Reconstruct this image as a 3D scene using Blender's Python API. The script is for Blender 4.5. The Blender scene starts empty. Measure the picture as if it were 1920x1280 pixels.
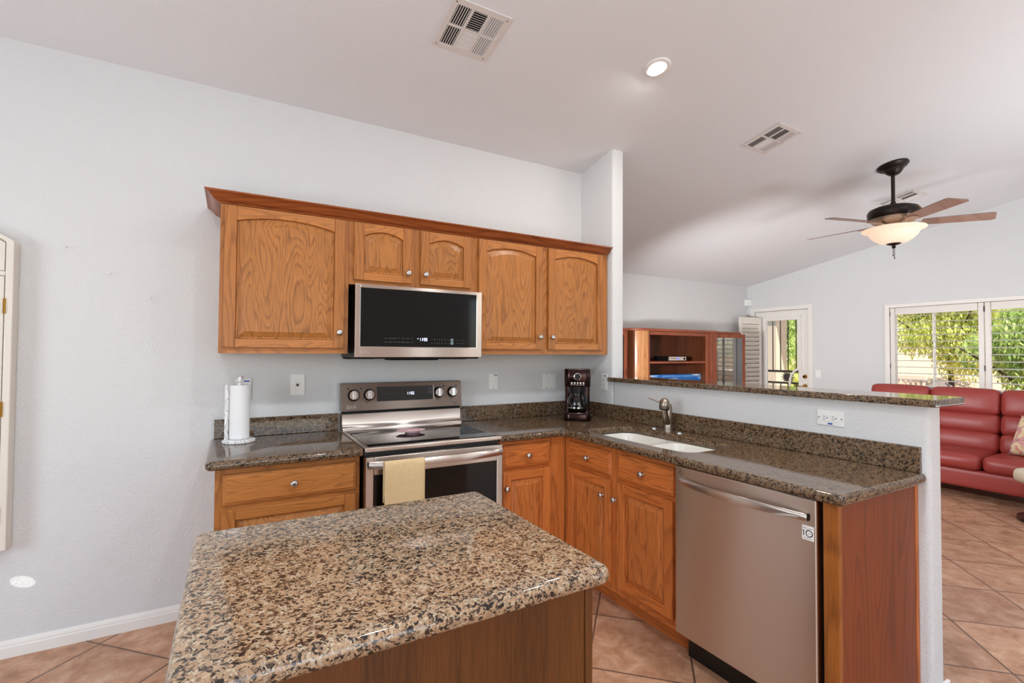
import bpy, bmesh, math, random
from math import radians as R, pi, sin, cos
from mathutils import Matrix, Vector
random.seed(7)
S = bpy.context.scene
COL = S.collection

# ---------------------------------------------------------------- camera
cd = bpy.data.cameras.new('camera'); cam = bpy.data.objects.new('camera', cd); COL.objects.link(cam)
cd.sensor_width = 36; cd.lens = 17.0988; cd.clip_start = .02; cd.clip_end = 300
yaw, pit, rol = R(29.9966), R(1.309), R(.327)
fw = Vector((sin(yaw)*cos(pit), cos(yaw)*cos(pit), sin(pit)))
rt = Vector((cos(yaw), -sin(yaw), 0)); up = rt.cross(fw)
r2 = rt*cos(rol)+up*sin(rol); u2 = -rt*sin(rol)+up*cos(rol)
mw = Matrix((r2, u2, -fw)).transposed().to_4x4(); mw.translation = (.05504, -3.05797, 1.38317)
cam.matrix_world = mw
S.camera = cam

# ---------------------------------------------------------------- world, sun, added daylight lamps, exposure
S.view_settings.view_transform = 'Standard'; S.view_settings.look = 'None'
S.view_settings.gamma = 1; S.view_settings.use_curve_mapping = False
S.view_settings.exposure = 0.0
W = bpy.data.worlds.new('world'); S.world = W; W.use_nodes = True
wn = W.node_tree; bg = wn.nodes['Background']
sky = wn.nodes.new('ShaderNodeTexSky'); sky.sky_type = 'NISHITA'; sky.sun_disc = False
sky.sun_elevation = R(50); sky.sun_rotation = R(200)
wn.links.new(sky.outputs['Color'], bg.inputs['Color']); bg.inputs['Strength'].default_value = .32

def light(name, kind, loc, energy, color=(1,1,1), target=None, **kw):
    l = bpy.data.lights.new(name, kind); l.energy = energy; l.color = color
    for k, v in kw.items(): setattr(l, k, v)
    o = bpy.data.objects.new(name, l); COL.objects.link(o); o.location = loc
    if target is not None:
        o.rotation_euler = (Vector(target)-Vector(loc)).to_track_quat('-Z', 'Y').to_euler()
    return o
light('sun', 'SUN', (0,0,20), 9.5, (1,.95,.87), (.25*20,.45*20,20-.86*20), angle=R(1))
# area lamps added as daylight outside assumed openings of the rear and left walls
light('assumed_daylight_rear', 'AREA', (.1,-5.45,1.25), 26, (.78,.9,1), (.1,0,1.0), shape='RECTANGLE', size=2.6, size_y=2.1)
light('assumed_daylight_side', 'AREA', (-3.4,-2.6,1.5), 58, (.78,.9,1), (0,-2.4,1.2), shape='RECTANGLE', size=1.9, size_y=1.3)
light('assumed_daylight_living', 'AREA', (5.0,-5.45,1.25), 10, (.82,.92,1), (5,0,1.3), shape='RECTANGLE', size=2.8, size_y=2.1)
# unseen up-lights added to brighten the ceiling, like a bounced flash
light('added_uplight', 'AREA', (-.9,-3.2,1.2), 25, (.78,.9,1), (-.9,-2.9,3.6), shape='DISK', size=1.0)
light('added_uplight', 'AREA', (4.9,-3.4,.9), 50, (.82,.92,1), (5.0,-3.2,3.6), shape='DISK', size=1.6)
light('added_living_fill', 'SPOT', (2.95,.22,1.35), 335, (.93,.95,.97), (7.2,.5,1.35), spot_size=R(105), spot_blend=1.0, shadow_soft_size=.08)  # unseen fill spot added behind the divider wall to brighten the living room

# narrow spot lamp added to make a small sun patch on the back wall
light('added_sun_patch', 'SPOT', (-3.15,-1.75,1.30), 300, (1,.98,.94), (-.752,0,.325), spot_size=R(1.0), spot_blend=.25, shadow_soft_size=0.0)

# ---------------------------------------------------------------- material helpers
def new_mat(name):
    m = bpy.data.materials.new(name); m.use_nodes = True
    nt = m.node_tree; return m, nt, nt.nodes['Principled BSDF']
def N(nt, t, **kw):
    n = nt.nodes.new(t)
    for k, v in kw.items(): setattr(n, k, v)
    return n
def L(nt, a, b): nt.links.new(a, b)
def lin(c):
    return tuple(((x/255)/12.92 if x/255 <= .04045 else ((x/255+.055)/1.055)**2.4) for x in c)+(1,)
def plain(name, rgb, rough=.5, metal=0, spec=.5, bump=0, bscale=60, emit=None, es=0, coat=0):
    m, nt, b = new_mat(name)
    b.inputs['Base Color'].default_value = lin(rgb); b.inputs['Roughness'].default_value = rough
    b.inputs['Metallic'].default_value = metal; b.inputs['Specular IOR Level'].default_value = spec
    b.inputs['Coat Weight'].default_value = coat
    if emit: b.inputs['Emission Color'].default_value = lin(emit); b.inputs['Emission Strength'].default_value = es
    tc = N(nt, 'ShaderNodeTexCoord'); n = N(nt, 'ShaderNodeTexNoise'); n.inputs['Scale'].default_value = bscale
    n.inputs['Detail'].default_value = 3
    L(nt, tc.outputs['Object'], n.inputs['Vector'])
    if bump:
        bp = N(nt, 'ShaderNodeBump'); bp.inputs['Strength'].default_value = bump; bp.inputs['Distance'].default_value = .004
        L(nt, n.outputs['Fac'], bp.inputs['Height']); L(nt, bp.outputs['Normal'], b.inputs['Normal'])
    else:
        mr = N(nt, 'ShaderNodeMapRange'); mr.inputs['To Min'].default_value = max(0, rough-.02); mr.inputs['To Max'].default_value = min(1, rough+.02)
        L(nt, n.outputs['Fac'], mr.inputs['Value']); L(nt, mr.outputs['Result'], b.inputs['Roughness'])
    return m
def ramp(nt, stops, interp='LINEAR'):
    r = N(nt, 'ShaderNodeValToRGB'); cr = r.color_ramp; cr.interpolation = interp
    while len(cr.elements) < len(stops): cr.elements.new(.5)
    for e, (p, c) in zip(cr.elements, stops): e.position = p; e.color = c if len(c) == 4 else lin(c)
    return r
def mixc(nt, fac, a, b, mode='MIX'):
    m = N(nt, 'ShaderNodeMix', data_type='RGBA', blend_type=mode)
    for i, s in ((0, fac), (6, a), (7, b)):
        if hasattr(s, 'is_linked'): L(nt, s, m.inputs[i])
        else: m.inputs[i].default_value = s
    return m.outputs[2]
def mth(nt, op, a, b=None):
    m = N(nt, 'ShaderNodeMath', operation=op)
    for i, s in ((0, a), (1, b)):
        if s is None: continue
        if hasattr(s, 'is_linked'): L(nt, s, m.inputs[i])
        else: m.inputs[i].default_value = s
    return m.outputs[0]

def wall_mat(name, rgb, bump=.25, scale=75):
    m, nt, b = new_mat(name)
    tc = N(nt, 'ShaderNodeTexCoord')
    n = N(nt, 'ShaderNodeTexNoise'); n.inputs['Scale'].default_value = scale; n.inputs['Detail'].default_value = 4; n.inputs['Distortion'].default_value = .6
    L(nt, tc.outputs['Object'], n.inputs['Vector'])
    r = ramp(nt, [(.38, (0,0,0,1)), (.62, (1,1,1,1))]); L(nt, n.outputs['Fac'], r.inputs['Fac'])
    bp = N(nt, 'ShaderNodeBump'); bp.inputs['Strength'].default_value = bump; bp.inputs['Distance'].default_value = .004
    L(nt, r.outputs['Color'], bp.inputs['Height']); L(nt, bp.outputs['Normal'], b.inputs['Normal'])
    b.inputs['Base Color'].default_value = lin(rgb); b.inputs['Roughness'].default_value = .75
    b.inputs['Specular IOR Level'].default_value = .25
    return m

def wood(name, light_c, dark_c, axis='z', rings=20, rough=.38, dens=1.0, pore=.35):
    m, nt, b = new_mat(name)
    tc = N(nt, 'ShaderNodeTexCoord'); oi = N(nt, 'ShaderNodeObjectInfo')
    off = N(nt, 'ShaderNodeVectorMath', operation='SCALE'); off.inputs[0].default_value = (3.1,7.7,5.3); L(nt, oi.outputs['Random'], off.inputs['Scale'])
    add = N(nt, 'ShaderNodeVectorMath', operation='ADD'); L(nt, tc.outputs['Object'], add.inputs[0]); L(nt, off.outputs[0], add.inputs[1])
    def scaled(across, along):
        v = N(nt, 'ShaderNodeVectorMath', operation='MULTIPLY')
        s = [across]*3; s['xyz'.index(axis)] = along; v.inputs[1].default_value = s
        L(nt, add.outputs[0], v.inputs[0]); return v.outputs[0]
    n1 = N(nt, 'ShaderNodeTexNoise'); n1.inputs['Scale'].default_value = 1; n1.inputs['Detail'].default_value = 1.5; n1.inputs['Roughness'].default_value = .45
    L(nt, scaled(5.5*dens, .75*dens), n1.inputs['Vector'])
    f = mth(nt, 'FRACT', mth(nt, 'MULTIPLY', n1.outputs['Fac'], rings))
    r1 = ramp(nt, [(0, (0,0,0,1)), (.55, (.25,.25,.25,1)), (.85, (1,1,1,1)), (1, (0,0,0,1))]); L(nt, f, r1.inputs['Fac'])
    n2 = N(nt, 'ShaderNodeTexNoise'); n2.inputs['Scale'].default_value = 1; n2.inputs['Detail'].default_value = 2
    L(nt, scaled(420, 11), n2.inputs['Vector'])
    r2_ = ramp(nt, [(.42, (1,1,1,1)), (.56, (0,0,0,1))]); L(nt, n2.outputs['Fac'], r2_.inputs['Fac'])
    n3 = N(nt, 'ShaderNodeTexNoise'); n3.inputs['Scale'].default_value = 1; n3.inputs['Detail'].default_value = 1
    L(nt, scaled(7, .8), n3.inputs['Vector'])
    fac = mth(nt, 'MULTIPLY', r1.outputs['Color'], .5)
    c1 = mixc(nt, fac, lin(light_c), lin(dark_c))
    pf = mth(nt, 'MULTIPLY', mth(nt, 'MULTIPLY', r2_.outputs['Color'], pore), mth(nt, 'ADD', fac, .45))
    c2 = mixc(nt, pf, c1, lin(tuple(x*.55 for x in dark_c)))
    mr = N(nt, 'ShaderNodeMapRange'); mr.inputs['To Min'].default_value = .86; mr.inputs['To Max'].default_value = 1.14; L(nt, n3.outputs['Fac'], mr.inputs['Value'])
    hs = N(nt, 'ShaderNodeHueSaturation'); L(nt, mr.outputs['Result'], hs.inputs['Value']); L(nt, c2, hs.inputs['Color'])
    L(nt, hs.outputs['Color'], b.inputs['Base Color'])
    b.inputs['Roughness'].default_value = rough; b.inputs['Coat Weight'].default_value = .06; b.inputs['Coat Roughness'].default_value = .25; b.inputs['Specular IOR Level'].default_value = .35
    bp = N(nt, 'ShaderNodeBump'); bp.inputs['Strength'].default_value = .12; bp.inputs['Distance'].default_value = .001
    L(nt, n2.outputs['Fac'], bp.inputs['Height']); L(nt, bp.outputs['Normal'], b.inputs['Normal'])
    return m

def granite(name, tint=1.0, scale=1.0):
    m, nt, b = new_mat(name)
    tc = N(nt, 'ShaderNodeTexCoord')
    dn = N(nt, 'ShaderNodeTexNoise'); dn.inputs['Scale'].default_value = 90*scale; dn.inputs['Detail'].default_value = 2; L(nt, tc.outputs['Object'], dn.inputs['Vector'])
    sc = N(nt, 'ShaderNodeVectorMath', operation='SCALE'); sc.inputs['Scale'].default_value = 0.020/scale; L(nt, dn.outputs['Color'], sc.inputs[0])
    ad = N(nt, 'ShaderNodeVectorMath', operation='ADD'); L(nt, tc.outputs['Object'], ad.inputs[0]); L(nt, sc.outputs[0], ad.inputs[1])
    v = N(nt, 'ShaderNodeTexVoronoi'); v.inputs['Scale'].default_value = 205*scale; L(nt, ad.outputs[0], v.inputs['Vector'])
    sp = N(nt, 'ShaderNodeSeparateColor'); L(nt, v.outputs['Color'], sp.inputs[0])
    cn = N(nt, 'ShaderNodeTexNoise'); cn.inputs['Scale'].default_value = 55*scale; cn.inputs['Detail'].default_value = 2; L(nt, tc.outputs['Object'], cn.inputs['Vector'])
    k = mth(nt, 'ADD', sp.outputs[0], mth(nt, 'MULTIPLY', mth(nt, 'SUBTRACT', cn.outputs['Fac'], .5), .9))
    t = tint
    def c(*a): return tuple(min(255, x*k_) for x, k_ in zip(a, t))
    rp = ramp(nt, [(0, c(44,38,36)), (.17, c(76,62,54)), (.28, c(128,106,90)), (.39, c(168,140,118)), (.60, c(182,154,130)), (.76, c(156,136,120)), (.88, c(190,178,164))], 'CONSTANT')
    L(nt, k, rp.inputs['Fac'])
    fn = N(nt, 'ShaderNodeTexNoise'); fn.inputs['Scale'].default_value = 420*scale; fn.inputs['Detail'].default_value = 2; L(nt, tc.outputs['Object'], fn.inputs['Vector'])
    mr = N(nt, 'ShaderNodeMapRange'); mr.inputs['To Min'].default_value = .75; mr.inputs['To Max'].default_value = 1.25; L(nt, fn.outputs['Fac'], mr.inputs['Value'])
    hs = N(nt, 'ShaderNodeHueSaturation'); L(nt, mr.outputs['Result'], hs.inputs['Value']); L(nt, rp.outputs['Color'], hs.inputs['Color'])
    L(nt, hs.outputs['Color'], b.inputs['Base Color'])
    b.inputs['Roughness'].default_value = .07; b.inputs['Specular IOR Level'].default_value = .55
    return m

def tile_floor():
    m, nt, b = new_mat('floor_tile')
    tc = N(nt, 'ShaderNodeTexCoord'); sx = N(nt, 'ShaderNodeSeparateXYZ'); L(nt, tc.outputs['Object'], sx.inputs[0])
    x, y = sx.outputs[0], sx.outputs[1]
    u = mth(nt, 'DIVIDE', mth(nt, 'SUBTRACT', mth(nt, 'ADD', x, y), .728), .6318)
    v = mth(nt, 'DIVIDE', mth(nt, 'SUBTRACT', mth(nt, 'SUBTRACT', x, y), 2.782), .633)
    def grout(q):
        f = mth(nt, 'FRACT', q); d = mth(nt, 'MINIMUM', f, mth(nt, 'SUBTRACT', 1.0, f)); return d
    d = mth(nt, 'MINIMUM', grout(u), grout(v))
    gr = ramp(nt, [(0, (0,0,0,1)), (.007, (0,0,0,1)), (.012, (1,1,1,1))]); L(nt, d, gr.inputs['Fac'])
    cmb = N(nt, 'ShaderNodeCombineXYZ'); L(nt, mth(nt, 'FLOOR', u), cmb.inputs[0]); L(nt, mth(nt, 'FLOOR', v), cmb.inputs[1])
    wn_ = N(nt, 'ShaderNodeTexWhiteNoise'); L(nt, cmb.outputs[0], wn_.inputs['Vector'])
    of = N(nt, 'ShaderNodeVectorMath', operation='SCALE'); of.inputs['Scale'].default_value = 9; L(nt, wn_.outputs['Color'], of.inputs[0])
    ad = N(nt, 'ShaderNodeVectorMath', operation='ADD'); L(nt, tc.outputs['Object'], ad.inputs[0]); L(nt, of.outputs[0], ad.inputs[1])
    n = N(nt, 'ShaderNodeTexNoise'); n.inputs['Scale'].default_value = 9; n.inputs['Detail'].default_value = 8; n.inputs['Roughness'].default_value = .68; n.inputs['Distortion'].default_value = .35
    L(nt, ad.outputs[0], n.inputs['Vector'])
    rp = ramp(nt, [(.28, (150,104,78)), (.46, (186,138,106)), (.6, (205,162,132)), (.75, (222,190,162))]); L(nt, n.outputs['Fac'], rp.inputs['Fac'])
    mr = N(nt, 'ShaderNodeMapRange'); mr.inputs['To Min'].default_value = .9; mr.inputs['To Max'].default_value = 1.08; L(nt, wn_.outputs['Value'], mr.inputs['Value'])
    hs = N(nt, 'ShaderNodeHueSaturation'); L(nt, mr.outputs['Result'], hs.inputs['Value']); L(nt, rp.outputs['Color'], hs.inputs['Color'])
    L(nt, mixc(nt, gr.outputs['Color'], lin((104,78,64)), hs.outputs['Color']), b.inputs['Base Color'])
    b.inputs['Roughness'].default_value = .38
    bp = N(nt, 'ShaderNodeBump'); bp.inputs['Strength'].default_value = .5; bp.inputs['Distance'].default_value = .002
    L(nt, gr.outputs['Color'], bp.inputs['Height']); L(nt, bp.outputs['Normal'], b.inputs['Normal'])
    return m

def steel(name, rgb=(168,158,152), rough=.27, aniso=.75, rot=0.0):
    m, nt, b = new_mat(name)
    b.inputs['Metallic'].default_value = 1; b.inputs['Base Color'].default_value = lin(rgb)
    b.inputs['Roughness'].default_value = rough; b.inputs['Anisotropic'].default_value = aniso
    b.inputs['Anisotropic Rotation'].default_value = rot
    tg = N(nt, 'ShaderNodeTangent', direction_type='RADIAL', axis='Z'); L(nt, tg.outputs[0], b.inputs['Tangent'])
    tc = N(nt, 'ShaderNodeTexCoord'); v = N(nt, 'ShaderNodeVectorMath', operation='MULTIPLY'); v.inputs[1].default_value = (3,3,900)
    L(nt, tc.outputs['Object'], v.inputs[0]); n = N(nt, 'ShaderNodeTexNoise'); n.inputs['Scale'].default_value = 1; L(nt, v.outputs[0], n.inputs['Vector'])
    mr = N(nt, 'ShaderNodeMapRange'); mr.inputs['To Min'].default_value = rough-.01; mr.inputs['To Max'].default_value = rough+.01
    L(nt, n.outputs['Fac'], mr.inputs['Value']); L(nt, mr.outputs['Result'], b.inputs['Roughness'])
    return m

def pane_mat(name, tint=(1,1,1,1), refl=1.0, rough=0.0):
    m = bpy.data.materials.new(name); m.use_nodes = True; nt = m.node_tree; nt.nodes.clear()
    o = N(nt, 'ShaderNodeOutputMaterial'); t = N(nt, 'ShaderNodeBsdfTransparent'); t.inputs[0].default_value = tint
    g = N(nt, 'ShaderNodeBsdfGlossy'); g.inputs['Roughness'].default_value = rough
    fr = N(nt, 'ShaderNodeFresnel'); fr.inputs[0].default_value = 1.5
    mx = N(nt, 'ShaderNodeMixShader'); L(nt, mth(nt, 'MINIMUM', mth(nt, 'MULTIPLY', fr.outputs[0], refl), 1.0), mx.inputs[0]); L(nt, t.outputs[0], mx.inputs[1]); L(nt, g.outputs[0], mx.inputs[2])
    L(nt, mx.outputs[0], o.inputs[0]); return m

def leaf_mat(name, a, b_, c):
    m, nt, b = new_mat(name)
    tc = N(nt, 'ShaderNodeTexCoord'); n = N(nt, 'ShaderNodeTexNoise'); n.inputs['Scale'].default_value = 3.5; n.inputs['Detail'].default_value = 3
    L(nt, tc.outputs['Object'], n.inputs['Vector'])
    r = ramp(nt, [(.3, a), (.5, b_), (.7, c)]); L(nt, n.outputs['Fac'], r.inputs['Fac']); L(nt, r.outputs['Color'], b.inputs['Base Color'])
    b.inputs['Roughness'].default_value = .6
    tr = N(nt, 'ShaderNodeBsdfTranslucent'); L(nt, r.outputs['Color'], tr.inputs[0])
    mx = N(nt, 'ShaderNodeMixShader'); mx.inputs[0].default_value = .45
    L(nt, b.outputs[0], mx.inputs[1]); L(nt, tr.outputs[0], mx.inputs[2]); L(nt, mx.outputs[0], nt.nodes['Material Output'].inputs[0])
    return m

def sky_print():
    m, nt, b = new_mat('sky_print')
    tc = N(nt, 'ShaderNodeTexCoord'); mp = N(nt, 'ShaderNodeMapping'); mp.inputs['Scale'].default_value = (4,4,12); L(nt, tc.outputs['Object'], mp.inputs[0])
    n = N(nt, 'ShaderNodeTexNoise'); n.inputs['Scale'].default_value = 1; n.inputs['Detail'].default_value = 5; L(nt, mp.outputs[0], n.inputs['Vector'])
    r = ramp(nt, [(.5, (8,92,168)), (.58, (110,155,200)), (.66, (225,232,240))]); L(nt, n.outputs['Fac'], r.inputs['Fac'])
    L(nt, r.outputs['Color'], b.inputs['Base Color']); b.inputs['Roughness'].default_value = .3; return m

def marble():
    m, nt, b = new_mat('white_marble')
    tc = N(nt, 'ShaderNodeTexCoord'); w = N(nt, 'ShaderNodeTexWave'); w.inputs['Scale'].default_value = 16; w.inputs['Distortion'].default_value = 14; w.inputs['Detail'].default_value = 3
    L(nt, tc.outputs['Object'], w.inputs['Vector'])
    r = ramp(nt, [(0, (232,230,228)), (.86, (226,224,222)), (.96, (186,184,186)), (1, (160,158,162))]); L(nt, w.outputs['Fac'], r.inputs['Fac'])
    L(nt, r.outputs['Color'], b.inputs['Base Color']); b.inputs['Roughness'].default_value = .15; return m

def pillow_mat():
    m, nt, b = new_mat('floral_fabric')
    tc = N(nt, 'ShaderNodeTexCoord'); n = N(nt, 'ShaderNodeTexNoise'); n.inputs['Scale'].default_value = 9; n.inputs['Detail'].default_value = 3; n.inputs['Distortion'].default_value = .8
    L(nt, tc.outputs['Object'], n.inputs['Vector'])
    r = ramp(nt, [(.3, (110,92,84)), (.36, (214,160,158)), (.44, (206,150,150)), (.5, (226,206,160)), (.58, (230,214,176)), (.62, (214,120,106)), (.68, (214,206,214)), (.78, (196,188,204))]); L(nt, n.outputs['Fac'], r.inputs['Fac'])
    L(nt, r.outputs['Color'], b.inputs['Base Color']); b.inputs['Roughness'].default_value = .9; return m

def towel_mat():
    m, nt, b = new_mat('yellow_waffle_cloth')
    tc = N(nt, 'ShaderNodeTexCoord'); sx = N(nt, 'ShaderNodeSeparateXYZ'); L(nt, tc.outputs['Object'], sx.inputs[0])
    a = mth(nt, 'SINE', mth(nt, 'MULTIPLY', mth(nt, 'ADD', sx.outputs[0], mth(nt, 'MULTIPLY', sx.outputs[2], .55)), 900))
    c = mth(nt, 'SINE', mth(nt, 'MULTIPLY', mth(nt, 'SUBTRACT', mth(nt, 'MULTIPLY', sx.outputs[2], .9), mth(nt, 'MULTIPLY', sx.outputs[0], .3)), 900))
    p = mth(nt, 'MULTIPLY', a, c)
    mr = N(nt, 'ShaderNodeMapRange'); mr.inputs['From Min'].default_value = -1; L(nt, p, mr.inputs['Value'])
    L(nt, mixc(nt, mr.outputs['Result'], lin((216,180,124)), lin((246,222,178))), b.inputs['Base Color'])
    b.inputs['Roughness'].default_value = .95; b.inputs['Specular IOR Level'].default_value = .1
    bp = N(nt, 'ShaderNodeBump'); bp.inputs['Strength'].default_value = .6; bp.inputs['Distance'].default_value = .002
    L(nt, p, bp.inputs['Height']); L(nt, bp.outputs['Normal'], b.inputs['Normal']); return m

M = {}
M['wall'] = wall_mat('wall_paint', (219,219,219), .3, 80)
M['ceil'] = wall_mat('ceiling_paint', (234,236,238), .2, 90)
M['trim'] = plain('white_trim_paint', (236,232,226), .45)
M['cream'] = plain('cream_cabinet_paint', (226,219,208), .45)
M['floor'] = tile_floor()
OAKL, OAKD = (182,115,56), (128,74,32)
M['oak_v'] = wood('oak_vertical', OAKL, OAKD, 'z', 20)
M['oak_p'] = wood('oak_panel', (188,121,60), (134,80,36), 'z', 28, dens=1.35, pore=.6)
M['oak_h'] = wood('oak_horizontal', (194,124,62), (144,86,40), 'x', 26, dens=1.5)
RDL, RDD = (210,122,60), (164,88,39)
M['red_v'] = wood('red_oak_vertical', RDL, RDD, 'z', 12, pore=.5)
M['red_h'] = wood('red_oak_horizontal', (208,119,57), (160,84,37), 'x', 18, dens=1.5, pore=.5)
M['red_p'] = wood('red_oak_panel', (206,121,60), (176,98,46), 'z', 9, dens=2.2, pore=.75)
M['end'] = wood('end_panel_veneer', (134,62,24), (96,40,15), 'z', 14, rough=.5, pore=.3)
M['endstile'] = wood('end_stile_oak', (164,96,40), (122,66,26), 'z', 12, pore=.4)
M['isl'] = wood('island_veneer_shaded', (104,60,22), (76,42,14), 'z', 5, pore=.5)  # shade on the island's front is put into this darker veneer colour
M['crown'] = wood('crown_wood', (160,86,42), (104,48,22), 'x', 14, rough=.3)
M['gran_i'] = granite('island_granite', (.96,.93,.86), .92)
M['gran'] = granite('counter_granite_shaded', (.68,.63,.55), 1.0)  # island granite tinted darker, putting the counters' dimmer light into the colour
M['steel'] = steel('brushed_steel', (208,196,186), .3, 1.0, .25)
M['steel_d'] = steel('dark_brushed_steel', (150,136,126), .36, 1.0, .25)
M['chrome'] = plain('polished_chrome', (225,225,225), .08, 1)
M['nickel'] = plain('brushed_nickel', (158,146,134), .3, 1)
M['knob'] = plain('satin_nickel_knob', (196,194,192), .25, 1)
M['brass'] = plain('polished_brass', (196,150,70), .18, 1)
M['blackglass'] = plain('black_glass', (10,8,8), .04, 0, .7)
M['mwglass'] = plain('oven_door_glass', (12,10,9), .06, 0, .3)
M['black'] = plain('black_plastic', (14,13,13), .35)
M['darkgap'] = plain('dark_recess', (8,8,9), .8)
M['grey'] = plain('grey_print', (120,116,112), .5)
M['dgrey'] = plain('dark_grey_print', (70,64,62), .5)
M['led'] = plain('clock_display', (235,240,255), .5, emit=(215,225,255), es=1.6)
M['ledb'] = plain('blue_indicator', (60,80,230), .5, emit=(90,100,255), es=1.5)
M['white'] = plain('white_plastic', (240,239,236), .35)
M['sink'] = plain('white_sink_enamel', (238,235,226), .14, coat=.3)
M['blue'] = plain('blue_tape', (28,86,178), .5)
M['ink'] = plain('dark_ink', (34,24,40), .6)
M['paper'] = plain('white_paper', (240,240,240), .9, bump=.5, bscale=260)
M['marble'] = marble()
M['brownmetal'] = plain('bronze_metal', (58,40,38), .16, .9)
M['glassclear'] = pane_mat('clear_glass', (.93,.95,.95,1), 1.0)
M['carafe'] = pane_mat('smoked_carafe_glass', (.50,.46,.45,1), 1.6)
M['pane'] = pane_mat('window_pane', (.98,.99,.99,1), .6)
M['cabglass'] = pane_mat('cabinet_glass', (.55,.5,.46,1), 6.0)
M['pink'] = plain('pink_glaze', (218,170,176), .25)
M['towel'] = towel_mat()
M['leather'] = plain('red_leather', (150,56,50), .42, 0, .5, .25, 70)
M['creamleather'] = plain('cream_leather', (222,208,186), .5, 0, .4, .2, 60)
M['teak'] = wood('bent_wood', (186,112,50), (130,70,30), 'z', 8)
M['darkwood'] = plain('dark_stained_wood', (62,34,28), .3)
M['cherry_v'] = wood('cherry_vertical', (142,72,42), (104,46,26), 'z', 10, pore=.2)
M['cherry_h'] = wood('cherry_horizontal', (146,78,52), (110,52,34), 'x', 8, pore=.2)
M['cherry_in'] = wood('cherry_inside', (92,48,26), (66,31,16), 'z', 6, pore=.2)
M['tambour'] = wood('tambour_wood', (188,132,82), (146,84,46), 'z', 16, rough=.3)
M['skyprint'] = sky_print()
M['pillow'] = pillow_mat()
M['paleprint'] = plain('pale_blue_print', (110,156,196), .5)
M['bronze'] = plain('oil_rubbed_bronze', (44,34,30), .4, .6)
M['fanmetal'] = plain('pewter_metal', (176,160,146), .35, .7)
M['blade'] = wood('blade_wood', (176,140,124), (150,112,98), 'x', 4, pore=.25)
M['bladeedge'] = plain('dark_blade_top', (44,28,24), .5)
M['bowl'] = plain('frosted_glass_bowl', (255,238,220), .4, emit=(255,206,164), es=.42)
M['lamp'] = plain('lit_lens', (255,250,240), .4, emit=(255,244,228), es=14)
M['bell'] = plain('bell_reflection_glow', (250,230,205), .4, emit=(255,206,150), es=1.3)  # glow that stands for a reflected lamp shade
M['slat'] = plain('louver_paint', (228,222,214), .4)
M['iron'] = plain('wrought_iron', (70,62,58), .6)
M['stucco'] = wall_mat('beige_stucco', (206,188,164), .5, 60)
M['ground'] = plain('desert_ground', (196,164,132), .95, bump=.6, bscale=8)
M['rock'] = plain('grey_rock', (120,106,98), .95, bump=.8, bscale=6)
M['bark'] = plain('dark_bark', (62,48,40), .9, bump=.5, bscale=20)
M['leaf_a'] = leaf_mat('leaf_yellow_green', (150,166,70), (214,218,120), (236,232,172))
M['leaf_b'] = leaf_mat('leaf_green', (118,152,78), (184,204,116), (216,224,156))
M['leaf_c'] = leaf_mat('leaf_blue_green', (150,180,140), (194,212,172), (218,228,204))
M['fence'] = plain('pale_fence_paint', (232,206,186), .7)
M['alu'] = plain('vent_paint', (226,222,218), .45)

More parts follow.
